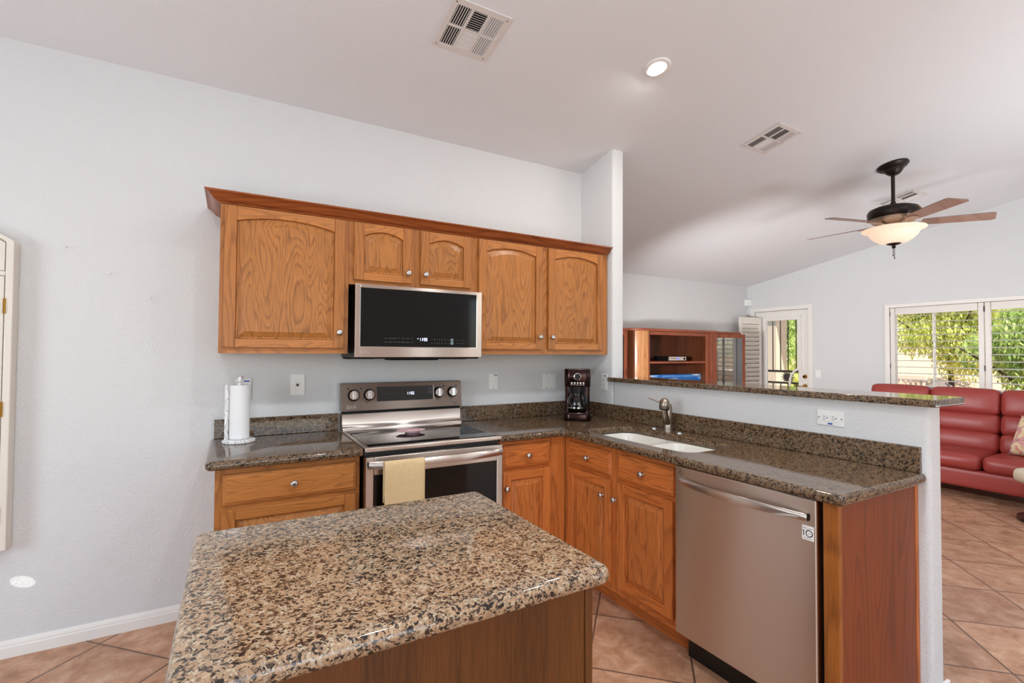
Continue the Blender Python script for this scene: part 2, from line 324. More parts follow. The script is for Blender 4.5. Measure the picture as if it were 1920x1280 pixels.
# ---------------------------------------------------------------- geometry helpers
MW = {}
class MB:
    def __init__(s): s.bm = bmesh.new()
    def face(s, vs, mi=0):
        try:
            f = s.bm.faces.new(vs); f.material_index = mi; return f
        except ValueError: return None
    def box(s, x0, x1, y0, y1, z0, z1, mi=0, mat=None):
        p = [(x, y, z) for z in (z0, z1) for y in (y0, y1) for x in (x0, x1)]
        v = [s.bm.verts.new(Vector(q) if mat is None else mat @ Vector(q)) for q in p]
        for a in ((0,2,3,1), (4,5,7,6), (0,1,5,4), (2,6,7,3), (0,4,6,2), (1,3,7,5)): s.face([v[i] for i in a], mi)
        return s
    def prism(s, pts, ax, a0, a1, mi=0, mat=None):
        # pts: 2-D outline in the two other axes (order x,y,z without ax)
        def mk(p, a):
            q = [0,0,0]; o = [i for i in range(3) if i != 'xyz'.index(ax)]
            q[o[0]], q[o[1]] = p; q['xyz'.index(ax)] = a
            return s.bm.verts.new(Vector(q) if mat is None else mat @ Vector(q))
        A = [mk(p, a0) for p in pts]; B = [mk(p, a1) for p in pts]; n = len(pts)
        s.face(A[::-1], mi); s.face(B, mi)
        for i in range(n): s.face([A[i], A[(i+1) % n], B[(i+1) % n], B[i]], mi)
        return s
    def loops(s, Ls, mi=0, cap0=False, cap1=True, closed=True):
        V = [[s.bm.verts.new(Vector(p)) for p in l] for l in Ls]; n = len(Ls[0])
        for A, B in zip(V, V[1:]):
            for i in range(n if closed else n-1): s.face([A[i], A[(i+1) % n], B[(i+1) % n], B[i]], mi)
        if cap0: s.face(V[0][::-1], mi)
        if cap1: s.face(V[-1], mi)
        return s
    def lathe(s, prof, c=(0,0,0), seg=28, mi=0, mat=None, cap=True):
        T = Matrix.Translation(Vector(c)) if mat is None else mat
        Ls = [[T @ Vector((r*cos(2*pi*i/seg), r*sin(2*pi*i/seg), z)) for i in range(seg)] for r, z in prof]
        return s.loops(Ls, mi, cap, cap)
    def tube(s, pts, r, seg=10, mi=0, sx=1.0):
        pts = [Vector(p) for p in pts]; Ls = []
        rr = r if isinstance(r, (list, tuple)) else [r]*len(pts)
        prev = None
        for i, p in enumerate(pts):
            t = (pts[min(i+1, len(pts)-1)]-pts[max(i-1, 0)]).normalized()
            a = prev if prev is not None else (Vector((0,0,1)) if abs(t.z) < .9 else Vector((1,0,0)))
            a = (a-t*a.dot(t)).normalized(); prev = a; b = t.cross(a)
            Ls.append([p+a*rr[i]*sx*cos(2*pi*k/seg)+b*rr[i]*sin(2*pi*k/seg) for k in range(seg)])
        return s.loops(Ls, mi, True, True)
    def slab(s, outer, holes, z0, z1, mi=0):
        # flat plate with holes
        def ring(pts, z): return [s.bm.verts.new((p[0], p[1], z)) for p in pts]
        for z in (z0, z1):
            es = []
            for pts in [outer]+holes:
                v = ring(pts, z); es += [s.bm.edges.new((v[i], v[(i+1) % len(v)])) for i in range(len(v))]
            g = bmesh.ops.triangle_fill(s.bm, edges=es, use_beauty=True)
            for f in g['geom']:
                if isinstance(f, bmesh.types.BMFace): f.material_index = mi
        for pts in [outer]+holes:
            A = ring(pts, z0); B = ring(pts, z1)
            for i in range(len(pts)): s.face([A[i], A[(i+1) % len(A)], B[(i+1) % len(A)], B[i]], mi)
        bmesh.ops.remove_doubles(s.bm, verts=s.bm.verts, dist=1e-5)
        return s
    def mesh(s, me, mat, mi=0):
        vs = [s.bm.verts.new(mat @ v.co) for v in me.vertices]
        for p in me.polygons: s.face([vs[i] for i in p.vertices], mi)
        return s
    def build(s, name, mats, parent=None, world=True, bevel=0, seg=2, smooth=None, ang=35, subsurf=0, flip=True):
        if not isinstance(mats, (list, tuple)): mats = [mats]
        if parent is not None and world:
            s.bm.transform(MW[parent].inverted())
        if flip: bmesh.ops.recalc_face_normals(s.bm, faces=s.bm.faces)
        me = bpy.data.meshes.new(name); s.bm.to_mesh(me); s.bm.free()
        for m in mats: me.materials.append(m)
        if smooth:
            for p in me.polygons: p.use_smooth = len(p.vertices) <= 6
            me.set_sharp_from_angle(angle=R(smooth if smooth is not True else 40))
        o = bpy.data.objects.new(name, me); COL.objects.link(o)
        if parent is not None: o.parent = parent; MW[o] = MW[parent]
        else: MW[o] = Matrix.Identity(4)
        if bevel:
            b = o.modifiers.new('bevel', 'BEVEL'); b.width = bevel; b.segments = seg; b.limit_method = 'ANGLE'; b.angle_limit = R(ang)
            b.harden_normals = False
            if seg >= 3:
                for p in me.polygons: p.use_smooth = True
                me.set_sharp_from_angle(angle=R(180))
                w = o.modifiers.new('wn', 'WEIGHTED_NORMAL'); w.keep_sharp = False
        if subsurf:
            u = o.modifiers.new('subd', 'SUBSURF'); u.levels = subsurf; u.render_levels = subsurf
            for p in me.polygons: p.use_smooth = True
        return o

def tag(o, label=None, cat=None, group=None, kind=None):
    if label: o['label'] = label
    if cat: o['category'] = cat
    if group: o['group'] = group
    if kind: o['kind'] = kind
    return o
def thing(name, label, cat, loc=(0,0,0), rotz=0, group=None, rot=None):
    o = bpy.data.objects.new(name, None); o.empty_display_size = .05; COL.objects.link(o)
    o.location = loc; o.rotation_euler = rot if rot else (0,0,rotz)
    e = o.rotation_euler
    MW[o] = Matrix.Translation(Vector(loc)) @ e.to_matrix().to_4x4()
    return tag(o, label, cat, group)
def lab(o, l): o['label'] = l; return o
def struct(name, mb, m, parent=None, **kw):
    o = mb.build(name, m, parent, **kw)
    if parent is None: o['kind'] = 'structure'
    return o
def rr(x0, x1, y0, y1, r, n=5):
    P = []
    for cx, cy, a in ((x1-r, y1-r, 0), (x0+r, y1-r, 90), (x0+r, y0+r, 180), (x1-r, y0+r, 270)):
        for k in range(n+1):
            t = R(a+90*k/n); P.append((cx+r*cos(t), cy+r*sin(t)))
    return P
def bullnose(fn, z0, z1, r):
    # stacked outlines fn(inset) rounded over at both edges
    Ls = []; h = (z1-z0)/2
    for k in range(13):
        a = -pi/2+pi*k/12; i = r*(1-cos(a)); z = z0+h+h*sin(a)
        Ls.append([(p[0], p[1], z) for p in fn(i)])
    return MB().loops(Ls, 0, True, True)
_txt = {}
def text_me(body, size, align='CENTER'):
    key = (body, size, align)
    if key in _txt: return _txt[key]
    cu = bpy.data.curves.new('txt', 'FONT'); cu.body = body; cu.size = size; cu.align_x = align; cu.align_y = 'CENTER'; cu.resolution_u = 3
    o = bpy.data.objects.new('txt', cu); COL.objects.link(o)
    dg = bpy.context.evaluated_depsgraph_get(); me = bpy.data.meshes.new_from_object(o.evaluated_get(dg))
    bpy.data.objects.remove(o); bpy.data.curves.remove(cu); _txt[key] = me
    return me
def frontM(x, y, z): # text plane: local x right, local y up, facing -y
    return Matrix.Translation(Vector((x, y, z))) @ Matrix.Rotation(R(90), 4, 'X')
def seg7(mb, txt, x, y, z, h, mi=0, tilt=0):
    SEG = {'1':'bc', '5':'afgcd'}
    w = h*.5; t = h*.13; cx = x
    for ch in txt:
        if ch == ':':
            for zz in (.3, .68): mb.box(cx+t*.3, cx+t*1.2, y, y+.0006, z+h*zz-t/2, z+h*zz+t/2, mi)
            cx += t*2.4; continue
        for q in SEG[ch]:
            b = {'a':(0,w,h-t,h), 'g':(0,w,h/2-t/2,h/2+t/2), 'd':(0,w,0,t), 'b':(w-t,w,h/2,h), 'c':(w-t,w,0,h/2), 'f':(0,t,h/2,h), 'e':(0,t,0,h/2)}[q]
            mb.box(cx+b[0], cx+b[1], y, y+.0006, z+b[2], z+b[3], mi)
        cx += w*1.35
    return cx
def badge(mb, x, y, z, h, mi=0):
    # round face mark followed by two letters
    T = Matrix.Translation(Vector((x, y, z))) @ Matrix.Rotation(R(90), 4, 'X')
    n = 28; r = h/2
    for a0, a1 in ((40, 355),):
        A = [T @ Vector((r*cos(R(a0+(a1-a0)*k/n)), r*sin(R(a0+(a1-a0)*k/n)), 0)) for k in range(n+1)]
        B = [T @ Vector((r*.8*cos(R(a0+(a1-a0)*k/n)), r*.8*sin(R(a0+(a1-a0)*k/n)), 0)) for k in range(n+1)]
        mb.loops([A, B], mi, False, False, closed=False)
    mb.box(x-.1*r, x+.06*r, y-.0002, y+.0002, z-.45*r, z+.5*r, mi); mb.box(x-.1*r, x+.4*r, y-.0002, y+.0002, z-.45*r, z-.3*r, mi)
    mb.box(x-.5*r, x-.25*r, y-.0002, y+.0002, z+.2*r, z+.45*r, mi)
    mb.box(x+.3*r, x+.98*r, y-.0002, y+.0002, z-.06*r, z+.08*r, mi)
    mb.mesh(text_me('LG', h*1.15, 'LEFT'), frontM(x+r*1.35, y, z), mi)

# ---------------------------------------------------------------- setting
SL, HK = -.1853, 2.8078
CZ = lambda y: HK+SL*y
YL, XL = 1.853, 7.297
struct('floor', MB().box(-3.4, 7.5, -5.45, 2.05, -.1, 0), M['floor'])
struct('ceiling', MB().prism([(-5.45, CZ(-5.45)), (2.05, CZ(2.05)), (2.05, CZ(2.05)+.12), (-5.45, CZ(-5.45)+.12)], 'x', -3.4, 7.5), M['ceil'])
struct('wall_back', MB().box(-3.4, 2.449, 0, .1, 0, CZ(0)+.05), M['wall'])
struct('wall_divider', MB().prism(rr(2.449, 2.556, -.371, 2.0, .018, 4), 'z', 0, CZ(-.371)+.05), M['wall'], smooth=30)
struct('wall_living', MB().box(2.45, 7.5, YL, YL+.1, 0, CZ(YL)+.05), M['wall'])
struct('wall_peninsula', MB().prism(rr(2.449, 2.556, -2.215, -.3715, .02, 5), 'z', 0, 1.1775), M['wall'], smooth=30)
def wall_x(name, x0, x1, spans):
    mb = MB()
    for y0, y1, lo, hi in spans:   # lo/hi None: to the floor / to the sloped ceiling
        za, zb = (lo or 0), None
        if hi is None: pts = [(y0, za), (y1, za), (y1, CZ(y1)+.05), (y0, CZ(y0)+.05)]
        else: pts = [(y0, za), (y1, za), (y1, hi), (y0, hi)]
        mb.prism(pts, 'x', x0, x1)
    return struct(name, mb, M['wall'])
WY0, WY1, WZ0, WZ1 = -1.90, -.114, .70, 1.975
DY0, DY1, DZ1 = .893, 1.73, 2.048
wall_x('wall_right', XL, XL+.14, [(-5.4, WY0, 0, None), (WY0, WY1, 0, WZ0), (WY0, WY1, WZ1, None), (WY1, DY0, 0, None), (DY0, DY1, DZ1, None), (DY1, 2.0, 0, None)])
wall_x('wall_left', -3.3, -3.2, [(-5.4, -3.6, 0, None), (-3.6, -1.6, 0, .9), (-3.6, -1.6, 2.1, None), (-1.6, .05, 0, None)])  # the window opening in this unseen wall is assumed, to admit daylight
rw = MB()  # rear wall out of view; its openings are assumed, letting daylight in
for x0, x1, z0, z1 in ((-3.3,-1.2,0,4), (-1.2,1.4,2.3,4), (-1.2,1.4,0,.1), (1.4,3.6,0,4), (3.6,6.4,2.3,4), (3.6,6.4,0,.1), (6.4,7.4,0,4)):
    rw.box(x0, x1, -5.4, -5.3, z0, z1)
struct('wall_rear', rw, M['wall'])
# baseboards: stepped profile
BBP = [(0,0), (.014,0), (.014,.045), (.011,.052), (.011,.058), (.008,.066), (.004,.073), (0,.075)]
struct('baseboard_back', MB().prism([(-a, z) for a, z in BBP], 'x', -3.2, .001), M['trim'])
struct('baseboard_peninsula', MB().box(2.5565, 2.569, -2.2, -.38, 0, .085).box(2.47, 2.569, -2.229, -2.2155, 0, .085), M['trim'], bevel=.004)
struct('baseboard_right', MB().box(XL-.012, XL-.0005, -5.2, .82, 0, .08), M['trim'])
struct('baseboard_living', MB().box(2.57, 7.2, YL-.013, YL-.0005, 0, .08), M['trim'])

# ---- window with trim
w = struct('window_1', MB().box(XL+.05, XL+.1, WY0, WY1, WZ0, WZ0+.04).box(XL+.05, XL+.1, WY0, WY1, WZ1-.04, WZ1)
    .box(XL+.05, XL+.1, WY0, WY0+.04, WZ0, WZ1).box(XL+.05, XL+.1, WY1-.04, WY1, WZ0, WZ1), M['trim'])
MB().box(XL+.072, XL+.076, WY0+.04, WY1-.04, WZ0+.04, WZ1-.04).build('pane', M['pane'], w)
MB().box(XL+.055, XL+.095, -.545, -.53, WZ0+.04, WZ1-.04).build('mullion', M['trim'], w)
fr = MB()
for y0, y1, z0, z1 in ((WY1, WY1+.052, WZ0-.05, WZ1+.045), (WY0-.052, WY0, WZ0-.05, WZ1+.045), (WY0, WY1, WZ1, WZ1+.045), (WY0, WY1, WZ0-.05, WZ0)):
    fr.box(XL-.022, XL-.0005, y0, y1, z0, z1)
fr.build('casing', M['trim'], w, bevel=.004)
def shutter(y0, y1, label, group):
    t = thing('plantation_shutter', label, 'shutter', (XL+.012, (y0+y1)/2, WZ0), 0, group)
    f = MB(); sw = .052
    for a, b, c, d in ((y0, y0+sw, WZ0, WZ1), (y1-sw, y1, WZ0, WZ1), (y0+sw, y1-sw, WZ1-.092, WZ1), (y0+sw, y1-sw, WZ0, WZ0+.1)): f.box(XL-.004, XL+.026, a+.002, b-.002, c+.003, d-.003)
    f.build('shutter_frame', M['slat'], t, bevel=.003)
    z = 1.862
    while z > WZ0+.12:
        m = Matrix.Translation((XL+.011, 0, z)) @ Matrix.Rotation(R(-9), 4, 'Y')
        MB().prism([(-.03,0), (-.015,.003), (.015,.003), (.03,0), (.015,-.003), (-.015,-.003)], 'z', 0, 1,
                   mat=m @ Matrix(((1,0,0,0), (0,0,y1-y0-2*sw,y0+sw), (0,1,0,0), (0,0,0,1)))).build('louver', M['slat'], t)
        z -= .0785
    ym = (y0+y1)/2
    MB().box(XL-.034, XL-.026, ym-.005, ym+.005, 1.55, 1.87).box(XL-.034, XL-.026, ym-.005, ym+.005, .84, 1.455).build('tilt_rod', M['slat'], t)
    for zz in (1.90, 1.24): MB().box(XL-.008, XL-.0045, y1-.004, y1+.008, zz-.03, zz+.03).build('hinge', M['bronze'], t)
    return t
shutter(-1.006, -.116, 'white louvered shutter panel nearest the door over the sofa', 'plantation shutters over the sofa')
shutter(-1.898, -1.010, 'white louvered shutter panel cut by the right edge of the photo', 'plantation shutters over the sofa')

# ---- patio door
d = struct('door_1', MB().box(XL+.02, XL+.06, DY0+.003, 1.055, .01, DZ1-.004).box(XL+.02, XL+.06, 1.548, DY1-.003, .01, DZ1-.004)
    .box(XL+.02, XL+.06, 1.055, 1.548, 1.897, DZ1-.004).box(XL+.02, XL+.06, 1.055, 1.548, .01, .5), M['trim'], bevel=.003)
MB().box(XL+.036, XL+.04, 1.055, 1.548, .5, 1.897).build('door_pane', M['pane'], d)
st = MB()
for y0, y1, z0, z1 in ((1.548, 1.60, .46, 1.955), (1.055, 1.548, 1.897, 1.955), (1.055, 1.548, .46, .5)): st.box(XL+.004, XL+.019, y0, y1, z0, z1)
# right stile of the glass frame: curves inwards around the lock
pts = [(1.055,1.955), (1.0,1.955), (1.0,1.16)]
for k in range(9):
    t = R(90+90*k/8); pts.append((1.0+.17*(1-sin(t))*.9+.0, 1.16-.0-.3*(k/8)))
arc = [(1.0,1.16), (1.05,1.15), (1.10,1.12), (1.14,1.07), (1.16,1.0), (1.165,.9), (1.15,.83), (1.1,.77), (1.055,.74)]
st.prism([(1.055,1.955), (1.0,1.955)]+arc+[(1.055,.5), (1.075,.5), (1.075,.72), (1.12,.755), (1.17,.82), (1.19,.9), (1.185,1.01), (1.16,1.09), (1.11,1.15), (1.055,1.18)], 'x', XL-.004, XL+.019)
st.build('glass_frame', M['trim'], d, bevel=.003)
MB().lathe([(.001,.03), (.018,.03), (.024,.022), (.03,.006), (.032,0)], mat=Matrix.Translation((XL+.019, .958, 1.057)) @ Matrix.Rotation(R(-90), 4, 'Y')).build('deadbolt', M['brass'], d, smooth=40)
hd = MB(); hd.lathe([(.001,.03), (.014,.03), (.022,.02), (.032,.008), (.034,0)], mat=Matrix.Translation((XL+.019, .958, .916)) @ Matrix.Rotation(R(-90), 4, 'Y'))
hd.tube([(XL-.012, .958, .916), (XL-.04, .965, .916), (XL-.045, 1.0, .912), (XL-.045, 1.05, .922), (XL-.045, 1.085, .914)], [.01,.009,.008,.008,.009])
hd.build('lever', M['brass'], d, smooth=50)
cs = MB()
for y0, y1, z0, z1 in ((DY0-.06, DY0, 0, DZ1+.06), (DY1, DY1+.06, 0, DZ1+.06), (DY0, DY1, DZ1, DZ1+.06)): cs.box(XL-.018, XL-.0005, y0, y1, z0, z1)
struct('trim_1', cs, M['trim'], bevel=.004)
# folded-back shutter on the patio door
t = thing('door_shutter', 'white louvered shutter swung open on the patio door', 'shutter', (XL-.02, 1.61, .86), 0)
a = Vector((XL-.02, 1.612)); b = Vector((6.86, 1.70)); dv = (b-a).normalized(); ln = (b-a).length
T = Matrix(((dv.x, -dv.y, 0, a.x), (dv.y, dv.x, 0, a.y), (0,0,1,0), (0,0,0,1)))
f = MB()
for u0, u1, z0, z1 in ((0,.05,.6,1.955), (ln-.05,ln,1.15,1.955), (.05,ln-.05,1.85,1.955), (.05,ln,.6,.70)): f.box(u0, u1, -.014, .014, z0, z1, mat=T)
f.box(ln-.12, ln-.075, -.014, .014, .7, 1.15, mat=T)
f.prism([(ln-.12,1.20), (ln,1.20), (ln,1.15), (ln-.045,1.08), (ln-.075,1.0), (ln-.075,.95), (ln-.12,.95)], 'y', -.014, .014, mat=T)
f.build('shutter_frame', M['slat'], t, bevel=.003)
z = 1.81
while z > .72:
    u1 = ln-.05 if z > 1.2 else ln-.12
    m = T @ Matrix.Translation((0,0,z)) @ Matrix.Rotation(R(58), 4, 'X')
    MB().prism([(-.036,0), (-.02,.006), (.02,.006), (.036,0), (.02,-.006), (-.02,-.006)], 'x', .05, u1, mat=m).build('louver', M['slat'], t)
    z -= .068
# ---- outside
og = MB(); og.box(7.45, 60, -30, 40, -.25, -.15); struct('ground', og, M['ground'])
hill = MB(); n = 26
rows = []
for i in range(14):
    x = 12.6+i*1.6; rows.append([(x, -14+j*1.6, -.3+min(2.0, i*.55)+.15*sin(j*1.3+i)*random.random()) for j in range(n)])
for i in range(13):
    for j in range(n-1): hill.face([hill.bm.verts.new(rows[a][b]) for a, b in ((i,j), (i+1,j), (i+1,j+1), (i,j+1))])
bmesh.ops.remove_doubles(hill.bm, verts=hill.bm.verts, dist=.001)
struct('hillside', hill, M['ground'], smooth=80)
def plant(name, label, cat, x, y, z, lobes, leaf, n, mat, trunk=None, group=None, size=.16):
    t = thing(name, label, cat, (x, y, z), 0, group)
    mb = MB()
    for i in range(n):
        lx, ly, lz, r = random.choice(lobes)
        v = Vector((random.gauss(0,1), random.gauss(0,1), random.gauss(0,.8))).normalized()*r*(random.random()**.4)
        p = Vector((x+lx, y+ly, z+lz))+v; s = size*(.6+.8*random.random())
        q = Matrix.Translation(p) @ Matrix.Rotation(random.random()*6.3, 4, 'Z') @ Matrix.Rotation(random.random()*2.4, 4, 'X')
        mb.face([mb.bm.verts.new(q @ Vector(c)) for c in ((-s*.35,0,0), (0,-s,0), (s*.35,0,0), (0,s,0))])
    mb.build('foliage', mat, t, flip=False)
    if trunk:
        tb = MB()
        tb.tube([(x, y, z-.1), (x+.05, y+.05, z+trunk*.5), (x-.05, y, z+trunk)], [.07,.05,.03], 8)
        for k in range(4):
            aa = k*1.7+.4; tb.tube([(x, y, z+trunk*(.5+.1*k)), (x+.5*cos(aa), y+.5*sin(aa), z+trunk*(.8+.12*k)), (x+1.0*cos(aa), y+1.0*sin(aa), z+trunk*(1.1+.1*k))], [.03,.02,.012], 6)
        tb.build('trunk', M['bark'], t, smooth=60)
    return t
def lobeset(rx, ry, rz0, rz1, r, n): return [(random.uniform(-rx,rx), random.uniform(-ry,ry), random.uniform(rz0,rz1), r*random.uniform(.7,1.2)) for _ in range(n)]
plant('garden_tree', 'yellow green leafy tree with dark branches behind the left shutter panel', 'tree', 14.2, 1.5, .2, lobeset(.6,.9,1.1,2.9,.6,15), 1, 15000, M['leaf_a'], 1.7, size=.055)
plant('garden_tree', 'bushy bright green tree behind the right shutter panel', 'tree', 11.4, -.5, -.15, lobeset(.5,.6,.9,3.0,.5,12), 1, 11000, M['leaf_b'], 1.4, size=.048)
plant('garden_tree', 'tall green tree seen through the patio door glass', 'tree', 14.6, 5.6, .2, lobeset(.8,1.0,.9,3.0,.7,14), 1, 12000, M['leaf_b'], 1.5, size=.06)
plant('garden_tree', 'pale green tree far up the slope behind the window', 'tree', 20.5, 3.4, 1.6, lobeset(1.3,1.7,.5,3.2,.9,16), 1, 14000, M['leaf_a'], 1.5, size=.09)
plant('garden_tree', 'pale green tree far up the slope behind the patio door', 'tree', 20.5, 9.6, 1.6, lobeset(1.3,1.6,.5,3.2,1.0,14), 1, 10000, M['leaf_a'], 1.5, size=.09)
plant('shrub', 'low green shrub seen low in the patio door glass', 'shrub', 12.0, 4.0, -.15, lobeset(.4,.6,.3,.95,.35,8), 1, 1600, M['leaf_a'], None, None, .07)
plant('agave', 'pale green spiky plant low behind the right shutter panel', 'plant', 9.3, -.72, -.15, lobeset(.12,.25,.35,.85,.25,6), 1, 420, M['leaf_c'], None, None, .2)
for k, (x, y, s_, l) in enumerate(((12.3, 2.3, .42, 'grey boulder behind the pale railing outside the window'), (12.1, 1.1, .42, 'grey boulder at the foot of the yellow green tree'))):
    rk = MB(); bmesh.ops.create_icosphere(rk.bm, subdivisions=3, radius=1)
    for v in rk.bm.verts: v.co = Vector((x, y, .3))+Vector((v.co.x*s_, v.co.y*s_*1.2, v.co.z*s_*1.2))*(1+.18*sin(v.co.x*5+k)*cos(v.co.y*4+k))
    tag(rk.build('boulder', M['rock'], smooth=60), l, 'rock')
t = thing('garden_railing', 'pale slatted railing outside behind the left shutter panel', 'railing', (11.0, 1.0, -.15))
MB().box(10.97, 11.03, .84, 2.2, .93, 1.0).build('rail', M['fence'], t)
MB().box(10.97, 11.03, .84, 2.2, 0, .06).build('rail', M['fence'], t)
y = .86
while y < 2.2:
    MB().box(10.985, 11.015, y, y+.035, .06, .93).build('picket', M['fence'], t); y += .078
t = thing('patio_post', 'square beige stucco patio post outside the door glass', 'post', (9.3, 2.9, -.15))
MB().box(9.2, 9.55, 2.537, 3.1, -.15, 2.62).build('shaft', M['stucco'], t, bevel=.015)
tag(MB().box(9.0, 9.7, -6, 5.5, 2.62, 2.95).build('patio_beam', M['stucco']), 'pale stucco patio beam carried by the square post', 'beam')
t = thing('security_gate', 'dark iron security gate with bars and a spiky sun ornament', 'gate', (7.5, 1.3, 0))
for yy in (1.678, 1.555, 1.432, 1.312, 1.189, 1.066, .943):
    MB().box(7.494, 7.506, yy-.006, yy+.006, 1.135, 2.02).build('bar', M['iron'], t)
    MB().box(7.494, 7.506, yy-.006, yy+.006, .02, .925).build('bar', M['iron'], t)
for z0, z1 in ((1.1,1.135), (.925,.955), (2.02,2.045), (0,.03)): MB().box(7.485, 7.515, .90, 1.72, z0, z1).build('rail', M['iron'], t)
sp = MB(); pts = []
for k in range(28):
    rr_ = (.115 if k % 2 == 0 else .062); pts.append((1.318+rr_*cos(2*pi*k/28)*.98, 1.028+min(.072, max(-.072, rr_*sin(2*pi*k/28)*.9))))
sp.prism(pts, 'x', 7.494, 7.506); sp.build('sun_ornament', M['iron'], t)

# ---------------------------------------------------------------- cabinet builders (front faces -y in local space)
def outline(x0, x1, z0, z1, rise, i=0, n=14):
    a, b, c, dd = x0+i, x1-i, z0+i, z1-i
    P = [(a, c), (b, c)]
    if rise > 0:
        for k in range(n+1):
            u = k/n; P.append((b+(a-b)*u, dd-rise*(2*u-1)**2))
    else: P += [(b, dd), (a, dd)]
    return P
def knob(parent, x, y, z):
    k = MB().lathe([(.0085,0), (.0085,.003), (.0055,.006), (.0055,.014), (.012,.018), (.0165,.022), (.0165,.026), (.012,.030), (.006,.0315), (.0005,.032)],
        mat=Matrix.Translation((x, y, z)) @ Matrix.Rotation(R(90), 4, 'X'), seg=20)
    return k.build('knob', M['knob'], parent, world=False, smooth=50)
def door(parent, x0, x1, z0, z1, yf, wv, wh, wp, rise=0, kn=None, sw=.052, rw=.045, th=.02):
    mb = MB()
    mb.box(x0, x0+sw, yf, yf+th, z0, z1, 0).box(x1-sw, x1, yf, yf+th, z0, z1, 0)
    xi0, xi1, zi0, zi1 = x0+sw, x1-sw, z0+rw, z1-rw
    mb.box(xi0, xi1, yf, yf+th, z0, zi0, 1)
    top = [(xi0, z1), (xi1, z1)]
    if rise:
        for k in range(15):
            u = k/14; top.append((xi1+(xi0-xi1)*u, zi1-rise*(2*u-1)**2))
    else: top += [(xi1, zi1), (xi0, zi1)]
    mb.prism([top[0]]+top[::-1][:-1], 'y', yf, yf+th, 1)
    dr = mb.build('door', [wv, wh], parent, world=False, bevel=.003)
    pn = MB(); Ls = []
    for i, yy in ((0, yf+.013), (.004, yf+.011), (.010, yf+.0115), (.034, yf+.0025), (.037, yf+.001)):
        Ls.append([(p[0], yy, p[1]) for p in outline(xi0, xi1, zi0, zi1, rise, i)])
    pn.loops(Ls); pn.build('raised_panel', wp, dr, world=False)
    if kn: knob(dr, kn[0], yf, kn[1])
    return dr
def drawer(parent, x0, x1, z0, z1, yf, wh, kn=True):
    mb = MB(); Ls = []
    for i, yy in ((0, yf+.02), (0, yf+.010), (.003, yf+.006), (.009, yf+.0055), (.012, yf+.001), (.015, yf)):
        Ls.append([(x0+i, yy, z0+i), (x1-i, yy, z0+i), (x1-i, yy, z1-i), (x0+i, yy, z1-i)])
    mb.loops(Ls, 0, True, True)
    dr = mb.build('drawer', wh, parent, world=False)
    if kn: knob(dr, (x0+x1)/2, yf, (z0+z1)/2)
    return dr
def carcass(parent, x0, x1, yb, z0, z1, wv, wh, rails, stiles, kick=None):
    # hollow box with a face frame; y=0 is the frame plane, yb the back
    mb = MB(); t = .018
    mb.box(x0, x0+t, .018, yb, z0, z1, 0).box(x1-t, x1, .018, yb, z0, z1, 0).box(x0+t, x1-t, .018, yb, z0, z0+t, 0).box(x0+t, x1-t, yb-.006, yb, z0+t, z1, 0)
    mb.build('case', [wv], parent, world=False, bevel=.001)
    ff = MB()
    for a, b in stiles: ff.box(a, b, 0, .018, z0, z1, 0)
    for (a, b), (c, dd) in zip(stiles, stiles[1:]):
        for e, g in rails: ff.box(b, c, 0, .018, e, g, 1)
    ff.build('face_frame', [wv, wh], parent, world=False)
    if kick: MB().box(x0+.002, x1-.002, .07, .085, 0, z0).build('toe_kick', kick, parent, world=False)

# ---- upper cabinets
UZ0, UZ1 = 1.3723, 2.106
yU = -.322
def uppers(name, label, x0, x1, z0, doors, zd):
    t = thing(name, label, 'cabinet', (x0, yU, z0))
    def loc(v): return v-x0
    wv, wh = M['oak_v'], M['oak_h']
    st = [(0, .036)]
    for a, b in zip(doors, doors[1:]): st.append((loc(a[1])-.012, loc(b[0])+.012))
    st.append((x1-x0-.045, x1-x0))
    carcass(t, 0, x1-x0, .318, 0, UZ1-z0, wv, wh, [(0, .042), (UZ1-z0-.035, UZ1-z0)], st)
    MB().box(.018, x1-x0-.018, .0185, .31, UZ1-z0-.018, UZ1-z0).build('top_panel', wv, t, world=False)
    for i, (a, b, k) in enumerate(doors):
        door(t, loc(a), loc(b), zd-z0, 2.094-z0, -.02, wv, wh, M['oak_p'], .03, (loc(k), (zd+.083 if z0 < 1.5 else zd+.057)-z0), rw=.042)
    return t
uppers('wall_cabinet', 'single door oak wall cabinet above the paper towel roll', 0, .603, UZ0, [(.018,.578,.553)], 1.401)
uppers('wall_cabinet', 'short two door oak wall cabinet directly over the microwave', .604, 1.358, 1.752, [(.628,.952,.928), (1.006,1.332,1.032)], 1.777)
uppers('wall_cabinet', 'tall two door oak wall cabinet above the coffee maker', 1.359, 2.437, UZ0, [(1.384,1.858,1.833), (1.909,2.384,1.932)], 1.404)
cr = MB()
prof = [(.322,2.100), (.330,2.100), (.333,2.106), (.340,2.108), (.349,2.114), (.358,2.124), (.368,2.137), (.378,2.142), (.384,2.143), (.387,2.150), (.322,2.150)]
cr.prism([(-a, z) for a, z in prof[::-1]], 'x', -.002, 2.437)
# returns at both ends (mitred by overlap)
cr.loops([[(-.002-(a-.322), -a, z) for a, z in prof], [(-.002-(a-.322), -.002, z) for a, z in prof]], 0, True, True)
cr.loops([[(-.002, -a, z) for a, z in prof], [(-.002-(a-.322), -a, z) for a, z in prof]], 0, False, False)
tag(cr.build('crown_molding', M['crown'], smooth=30), 'dark oak crown molding running along the wall cabinet tops', 'molding')

